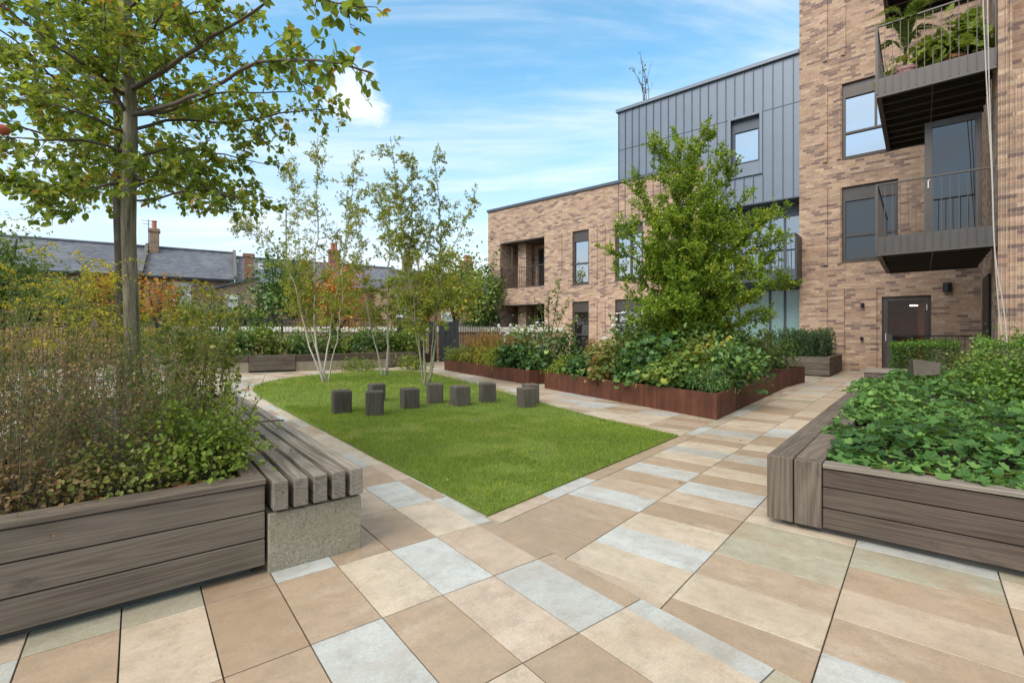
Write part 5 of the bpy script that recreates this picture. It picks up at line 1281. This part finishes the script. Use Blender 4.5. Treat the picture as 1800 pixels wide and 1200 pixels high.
# loose low plants in the paving at the foot of the wall
shrub('rosette_plant', 'low sprawling leafy plant on the paving at the foot of the curved wall', gnd(633, 652), (.62, .32, .22), 420, .15, M['l_lime'], LONG, .3, cat='plant', stems=0, droop=.3)
shrub('rosette_plant', 'low leafy plant on the paving by the timber end of the curved wall', gnd(722, 650), (.50, .35, .24), 380, .15, M['l_lime'], LONG, .35, cat='plant', stems=0, droop=.3)
bedk = [(-11.4, 15.4, .55, 'l_mid', .5, 'grey green shrub at the left end of the raised bed'), (-10.2, 15.4, .50, 'l_dark', .5, 'dark shrub above the first concrete block of the raised bed'), (-9.2, 15.7, .46, 'l_dark', .7, 'dark glossy shrub left of the timber panel of the raised bed'),
        (-8.3, 16.2, .50, 'l_lime', .2, 'lime edged shrub over the timber panel of the raised bed'), (-7.4, 16.7, .46, 'l_dark', .6, 'blue green leafy shrub behind the white birch stems'), (-6.5, 17.3, .46, 'l_mid', .5, 'bushy green shrub between the white birch and the farthest birch'),
        (-5.7, 17.8, .46, 'l_dark', .5, 'dark shrub left of the farthest birch stems'), (-5.0, 18.4, .50, 'l_mid', .4, 'mid green shrub right of the farthest birch stems'), (-4.3, 18.9, .50, 'l_lime', .3, 'pale striped leafy shrub at the timber end of the raised bed')]
for x, y, r_, mk, hm, lab in bedk: shrub('bed_shrub', lab, (x, y, .40), (.72, .5, r_), 900, .11, M[mk], OVAL, hm, cat='shrub', stems=4)
for x, y, lab in ((-9.6, 17.2, 'hazy green tall perennial before the railings on the left'), (-11.3, 17.0, 'tall hazy perennial at the far left of the raised bed')):
    perennial('tall_perennial', lab, (x, y, .4), 40, 1.25, .5, M['stem'], M['l_mid'], .09, 26, LONG, .45, foot=.4)

t = thing('railing', 'black upright bar railing in front of the cream topped wall', 'railing', (-9, 19.8, 0))
railing(t, 'bars', (-14.2, 19.3), (-4.95, 20.3), .3, 1.80, M['black'], .125)
for q in ((-11.9, 19.55), (-9.5, 19.81), (-7.2, 20.06)):
    b = MB(); b.box(q[0]-.035, q[0]+.035, q[1]+.04, q[1]+.11, 0, 1.84); b.build('post', M['black'], t)
t = thing('boundary_wall', 'low dark brick boundary wall with a cream coping behind the railing', 'wall', (-9, 22.5, 0))
b = MB(); b.obox((-16, 21.6), (4.5, 23.6), .3, -.02, 1.32); b.build('brickwork', M['stock'], t)
b = MB(); b.obox((-16.05, 21.6), (4.55, 23.6), .4, 1.322, 1.56, off=-.05); b.build('coping', M['cream'], t, bevel=.01)
t = thing('timber_fence', 'low brown upright board fence between the railing and the cream topped wall', 'fence', (-9, 21, 0))
b = MB()
for i in range(74):
    x = -14.5+i*.135; y = 20.55+(x+14.5)*.095; b.box(x, x+.11, y, y+.03, .02, .92+.02*random.random(), axis=2)
b.build('board', M['timber_fence'], t)
b = MB()
for z in (.25, .72): b.obox((-14.5, 20.60), (-4.5, 21.55), .04, z, z+.08)
b.build('rail', M['timber_fence'], t)
t = thing('timber_fence', 'orange brown board fence at the far left behind the goldenrod', 'fence', (-16, 17, 0))
b = MB()
for i in range(70):
    x = -23.5+i*.135; y = 17.4+(x+23.5)*.16; b.box(x, x+.115, y, y+.03, .02, 1.46+.03*random.random(), axis=2)
b.build('board', M['timber_fence'], t)
b = MB()
for z in (.35, 1.1): b.obox((-23.5, 17.44), (-14.1, 18.94), .04, z, z+.09)
b.build('rail', M['timber_fence'], t)
t = thing('timber_screen', 'black stained board screen with gaps beside the metal gate', 'fence', (-4.2, 21.2, 0))
b = MB(); x = -5.0
for i in range(15):
    wd = .30 if i not in (6, 9) else .10
    if i not in (7, 10): b.box(x, x+wd-.012, 20.9+(x+5)*.1, 20.95+(x+5)*.1, .02, 1.78, axis=2)
    x += wd*.62
b.build('board', M['black'], t)
t = thing('metal_gate', 'black metal bar gate at the end of the paved path', 'gate', (-3.0, 21.5, 0))
railing(t, 'bars', (-3.35, 21.3), (-2.62, 21.4), .10, 1.72, M['black'], .085)
b = MB(); b.box(-3.42, -3.34, 21.26, 21.34, 0, 1.82); b.box(-2.62, -2.52, 21.36, 21.46, 0, 1.82); b.build('post', M['black'], t)
t = thing('railing', 'black upright bar railing between the gate and the brick block', 'railing', (-1.3, 22, 0))
railing(t, 'bars', (-2.5, 21.5), (-.6, 22.9), .1, 1.66, M['black'], .12)

# far left: another bench-high planter across the side path, and a light side path tree
t = thing('timber_planter', 'weathered timber planter across the side path at the left edge', 'planter', (-6.9, 5.9, 0))
b = MB()
for z0, z1 in ((.04, .17), (.176, .31), (.316, .44)): b.obox(F2.wld((-3.3, 4.4))[:2], F2.wld((-3.3, 9.5))[:2], .05, z0, z1); b.obox(F2.wld((-5.6, 4.4))[:2], F2.wld((-3.36, 4.4))[:2], .05, z0, z1)
b.build('wall', M['timber_dark'], t, bevel=.005)
b = MB(); b.obox(F2.wld((-3.29, 4.4))[:2], F2.wld((-3.29, 9.5))[:2], .14, .446, .475); b.build('cap_rail', M['timber'], t, bevel=.005)
b = MB(); b.prism([tuple(F2.wld(q)[:2]) for q in ((-5.6, 4.46), (-3.37, 4.46), (-3.37, 9.5), (-5.6, 9.5))], .1, .40); b.build('soil', M['soil'], t)
shrub('evergreen_shrub', 'green shrub in the planter across the side path', F2.wld((-3.9, 5.6, .38)), (.6, .6, .42), 1300, .06, M['l_lime'], OVAL, .35)
shrub('evergreen_shrub', 'dark shrub farther along the planter across the side path', F2.wld((-3.9, 8.2, .38)), (.7, .8, .55), 1500, .06, M['l_dark'], OVAL, .6)

# ------------------------------------------------------------------ terraced houses beyond
HF = Frame(R(31.3))
def hp(u, v, y):
    q = (u-CU)/FP; Y = y/(HF.c-HF.s*q); p = HF.loc((q*Y, Y)); return p[0], EYE-(v-HV)/FP*Y
def sash(root, x0, x1, z0, z1, y, glass=M['curtain']):
    f = MB(); q = .075; y0, y1 = y-.04, y+.06
    f.box(x0, x0+q, y0, y1, z0, z1); f.box(x1-q, x1, y0, y1, z0, z1); f.box(x0+q, x1-q, y0, y1, z0, z0+q); f.box(x0+q, x1-q, y0, y1, z1-q, z1); zm = (z0+z1)/2; f.box(x0+q, x1-q, y0-.02, y1-.02, zm-q/2, zm+q/2)
    f.box(x0-.08, x1+.08, y-.10, y-.041, z0-.10, z0-.002)
    fr = f.build('window', M['white'], root); b = MB(); b.quad((x0+q, y-.006, z0+q), (x1-q, y-.006, z0+q), (x1-q, y-.006, z1-q), (x0+q, y-.006, z1-q)); b.build('pane', glass, fr)
    b = MB(); b.box(x0-.12, x1+.12, y-.03, y-.002, z1+.005, z1+.22); b.build('lintel', M['cream'], fr)
def roofplane(mb, x0, x1, y0, z0, y1, z1, th=.10):
    V = [(x0, y0, z0), (x1, y0, z0), (x1, y1, z1), (x0, y1, z1)]; V += [(x, y, z-th) for x, y, z in V]
    L_ = math.hypot(y1-y0, z1-z0); B = np.array([(0, 0, 0), (x1-x0, 0, 0), (x1-x0, L_, 0), (0, L_, 0)]*2)+np.array([x0, 0, 0])
    mb.add(V, [(0, 1, 2, 3), (7, 6, 5, 4), (0, 4, 5, 1), (1, 5, 6, 2), (2, 6, 7, 3), (3, 7, 4, 0)], .5, B)
def chimney(root, x, y, z0, z1, w_=.75, d_=.55, mat=M['redbrick'], pots=1):
    b = MB(); b.box(x, x+w_, y, y+d_, z0, z1-.25); b.box(x-.07, x+w_+.07, y-.07, y+d_+.07, z1-.248, z1); c = b.build('chimney', mat, root)
    if not pots: return
    b = MB()
    for i in range(pots): b.lathe((x+w_*(i+1)/(pots+1), y+d_/2, z1-.01), [(.19, 0), (.16, .1), (.15, .55), (.19, .6), (.17, .66)], 12)
    b.build('chimney_pot', M['terra'], c)
def house(label, x0, x1, ye=43.0, yr=46.7, ze=5.45, zr=8.0, wins=(), mat=M['stock'], verge=True):
    h = thing('terraced_house', label, 'house', ((x0+x1)/2, yr, 0), HF, 'terraced houses beyond the fence')
    b = MB(); ys = ye+.35
    b.quad((x0, ys, 0), (x1, ys, 0), (x1, ys, ze), (x0, ys, ze)); b.quad((x0, 2*yr-ys, 0), (x1, 2*yr-ys, 0), (x1, 2*yr-ys, ze), (x0, 2*yr-ys, ze))
    for x in (x0, x1): b.add([(x, ys, 0), (x, 2*yr-ys, 0), (x, 2*yr-ys, ze), (x, yr, zr-.1), (x, ys, ze)], [(0, 1, 2, 3, 4)])
    b.build('wall', mat, h)
    b = MB(); roofplane(b, x0, x1, ye, ze, yr, zr); roofplane(b, x1, x0, 2*yr-ye, ze, yr, zr); r_ = b.build('roof', M['slate'], h)
    b = MB(); b.tube([(x0, yr, zr+.04), (x1, yr, zr+.04)], .10, 8); b.build('ridge_tile', M['slate'], r_)
    b = MB(); b.box(x0, x1, ye-.12, ye-.01, ze-.16, ze-.03); b.build('gutter', M['black'], r_)
    if verge:
        b = MB(); V = [(x1-.05, ye-.1, ze), (x1+.18, ye-.1, ze), (x1+.18, yr, zr+.02), (x1-.05, yr, zr+.02)]; V += [(a, c, d+.28) for a, c, d in V]
        b.add(V, [(3, 2, 1, 0), (4, 5, 6, 7), (0, 1, 5, 4), (1, 2, 6, 5), (2, 3, 7, 6), (3, 0, 4, 7)]); b.build('party_parapet', M['verge'], h)
    for a in wins: sash(h, *a)
    return h
h1 = house('terraced house farthest left, its wide slate roof partly behind the apple trunks', -16.5, -4.84)
chimney(h1, -6.6, 46.3, 7.2, 10.2, .8, .6, M['stock'])
wx0, wz1 = hp(305, 500, 43.35); wx1, wz0 = hp(336, 536, 43.35)
h2 = house('terraced house with a red potted chimney at the left end of its slate roof', -4.65, 1.0, wins=((wx0, wx1, wz0, wz1, 43.35),))
cx0, cz1 = hp(263, 402, 46.2); cx1, _ = hp(279, 402, 46.2); chimney(h2, cx0, 45.9, 5.8, cz1, cx1-cx0, .7, M['stock'])
b = MB(); xa, za = hp(261, 386, 46.2); b.tube([(xa, 46.2, 7.0), (xa, 46.2, za)], .025, 5)
for k in range(5): b.tube([(xa-.45+.1*k, 46.2, za-.1-.25*(k % 2)), (xa+.45-.1*k, 46.2, za-.1-.25*(k % 2))], .014, 4)
b.build('aerial', M['black'], h2)
h3 = house('terraced house right of the stepped parapet, with a roof light', 1.19, 8.2, ze=5.3, zr=7.7)
cx0, cz1 = hp(429, 445, 41.5); cx1, _ = hp(446, 445, 41.5); chimney(h3, cx0, 41.5, 3.2, cz1, cx1-cx0, .8, M['redbrick'], 0)
rx0, _ = hp(454, 455, 45.5); b = MB(); rl = 44.9; fz = lambda y: 5.3+(y-43)/3.7*2.4
V = [(rx0, rl, fz(rl)+.05), (rx0+.7, rl, fz(rl)+.05), (rx0+.7, rl+1, fz(rl+1)+.05), (rx0, rl+1, fz(rl+1)+.05)]; b.add(V, [(0, 1, 2, 3)]); b.build('roof_light', M['glass'], h3)
h4 = house('terraced house behind the crown of the white birch', 8.39, 14.5, ze=5.3, zr=7.7); chimney(h4, 8.6, 46.3, 7.0, 9.0, .9, .6, M['redbrick'], 2)
wins = []
h5 = house('terraced house behind the farthest birch', 14.69, 21.5, ze=5.2, zr=7.5); chimney(h5, 15.6, 46.3, 7.0, 9.0, .9, .6, M['stock'], 2)
h6 = house('terraced house at the right end of the row, against the brick block', 21.69, 31, ze=5.2, zr=7.4, mat=M['redbrick']); chimney(h6, 22.0, 46.0, 6.8, 9.0, 1.1, .6, M['redbrick'], 2); chimney(h6, 27.5, 46.0, 6.8, 8.8, 1.1, .6, M['stock'], 2)
# rear wings
def wing(label, u0, u1, v0, v1, y, win=None, mat=M['stock'], depth=6):
    xa, z0 = hp(u0, v0, y); xb, z1 = hp(u1, v1, y); h = thing('rear_extension', label, 'house extension', ((xa+xb)/2, y, 0), HF)
    b = MB(); b.add([(xa, y, 0), (xb, y, 0), (xb, y, z1), (xa, y, z0), (xa, y+depth, 0), (xb, y+depth, 0), (xb, y+depth, z1), (xa, y+depth, z0)], [(0, 1, 2, 3), (5, 4, 7, 6), (4, 0, 3, 7), (1, 5, 6, 2)])
    b.build('wall', mat, h)
    b = MB(); V = [(xa-.15, y-.12, z0+.02), (xb+.1, y-.12, z1+.02), (xb+.1, y+depth, z1+.02), (xa-.15, y+depth, z0+.02)]; V += [(p, q, r_+.10) for p, q, r_ in V]
    b.add(V, [(3, 2, 1, 0), (4, 5, 6, 7), (0, 1, 5, 4), (1, 2, 6, 5), (2, 3, 7, 6), (3, 0, 4, 7)], .5, np.array(V)); b.build('roof', M['slate'], h)
    for wv in win or ():
        a0, c1 = hp(wv[0], wv[1], y); a1, c0 = hp(wv[2], wv[3], y); sash(h, a0, a1, c0, c1, y)
    return h
wing('brick rear extension with one white window under a sloping roof', 364, 452, 512, 489, 37.0, ((397, 523, 418, 554),))
wing('low brick lean-to joining the house with the potted chimney', 338, 364, 515, 505, 38.0)
wing('orange brick rear extension glimpsed between the two right birches', 762, 800, 492, 488, 37.0, ((776, 552, 796, 578),), M['redbrick'])
wing('brick rear extension with a white window behind the farthest birch', 690, 740, 500, 494, 37.5, ((697, 520, 714, 556),), M['stock'])
wing('brick rear extension closest to the brick apartment block', 806, 846, 486, 480, 37.0, ((820, 508, 834, 540),), M['stock'])
b = MB(); p = at(503, 400, 30.0); b.tube([(p[0], 30, 0), (p[0], 30, at(503, 364, 30)[2])], .035, 6); tag(b.build('mast', M['bronze'], None, (p[0], 30, 0)), 'thin upright metal mast rising left of the white birch', 'mast')

# trees and shrubs of the gardens beyond
def garden_tree(name, label, u, v, Y, rad, n, size, mat, hm=.42, clumps=30, tight=.28, trunk=True, group=None, cat='tree'):
    c = at(u, v, Y); z0 = 0.0; t = thing(name, label, cat, (c[0], c[1], z0), F0, group); lv_ = Leaves(OVAL if size > .2 else DIAMOND); bushy(lv_, c, rad, n, size, .2, hm, .2, clumps, tight)
    sb = MB()
    for k in range(5):
        d = rdir(1, .5)[0]; sb.tube(curve([(c[0]+rng.normal()*.06, c[1], z0), c*np.array([1, 1, 0])+np.array([0, 0, c[2]*.55])+d*.15, c+d*np.array(rad)*.75], 7), np.linspace(.075, .02, 7), 6)
    sb.build('trunk', M['bark_dark'], t, smooth=True); lv_.build('crown', mat, t); return t
garden_tree('garden_tree', 'broad variegated green tree at the left edge, beyond the side path', 0, 475, 11.5, (.86, .9, 1.35), 4200, .10, M['l_mid'], .5, 40)
garden_tree('garden_tree', 'dark ivy-clad tree beside the brick rear extension', 487, 515, 25, (1.65, 1.3, 1.75), 3600, .20, M['l_dark'], .55)
garden_tree('garden_tree', 'dark green tree filling the gap beside the brick block', 838, 525, 25.5, (1.15, 1.0, 1.9), 3000, .2, M['l_dark'], .6)
garden_tree('garden_tree', 'yellow green tree behind the olive stemmed birch', 800, 500, 21.5, (1.35, .9, 1.6), 2400, .15, M['l_birch'], .5)
garden_tree('autumn_tree', 'small orange leaved tree glowing behind the white birch stems', 588, 530, 18.6, (1.25, .7, 1.2), 3000, .12, M['l_orange'], .5, 26, .3)
garden_tree('autumn_tree', 'orange leaved bush showing left of the apple trunks', 180, 515, 21, (1.1, .7, .95), 1100, .14, M['l_orange'], .45, 20, .3)
garden_tree('autumn_tree', 'orange leaved bush showing right of the apple trunks', 278, 525, 20.5, (.8, .6, .9), 900, .14, M['l_orange'], .45, 18, .3)
garden_tree('garden_shrub', 'pale green garden bush behind the far left fence', 120, 540, 21, (1.7, .9, .95), 2000, .15, M['l_lime'], .3, 26, .3, cat='shrub')
garden_tree('garden_shrub', 'dark green garden bush behind the far left fence', 45, 545, 20, (1.6, .9, 1.0), 2000, .15, M['l_dark'], .6, 26, .3, cat='shrub')
garden_tree('garden_shrub', 'light green garden bush under the window of the potted chimney house', 325, 560, 23, (1.0, .7, .85), 1500, .14, M['l_lime'], .25, 20, .3, cat='shrub')
garden_tree('garden_shrub', 'grey green garden bush below the lean-to', 362, 552, 24.5, (.9, .7, .85), 1300, .14, M['l_mid'], .35, 20, .3, cat='shrub')
garden_tree('garden_shrub', 'yellowing garden bush behind the apple trunks', 235, 550, 22, (1.2, .7, .9), 1400, .14, M['l_yellowgreen'], .15, 20, .3, cat='shrub')
garden_tree('garden_shrub', 'green garden bush below the white window of the rear extension', 425, 562, 24, (1.2, .6, .6), 1300, .14, M['l_mid'], .5, 20, .3, cat='shrub')

t = thing('fallen_leaves', 'a few fallen leaves scattered over the paving and lawn', 'fallen leaves', (0, 8, 0)); t['kind'] = 'stuff'; lv_ = Leaves(OVAL)
m = 90; y = 3.4+15*rng.random(m); x = (rng.random(m)-.5)*1.7*y
k = np.array([not inside((a, c), [tuple(p) for p in PB]) and not inside((a, c), [tuple(p) for p in PA]) for a, c in zip(x, y)]); x, y = x[k], y[k]; m = len(x)
z = np.array([lawn_h(a, c)+.03 if inside((a, c), LAWN) else .012 for a, c in zip(x, y)])
lv_.add(np.stack([x, y, z], 1), unit(rng.normal(size=(m, 3))*np.array([1, 1, .12])), rdir(m, 2.5), .018+.024*rng.random(m), .35+.65*rng.random(m)); lv_.build('leaf', M['l_litter'], t)
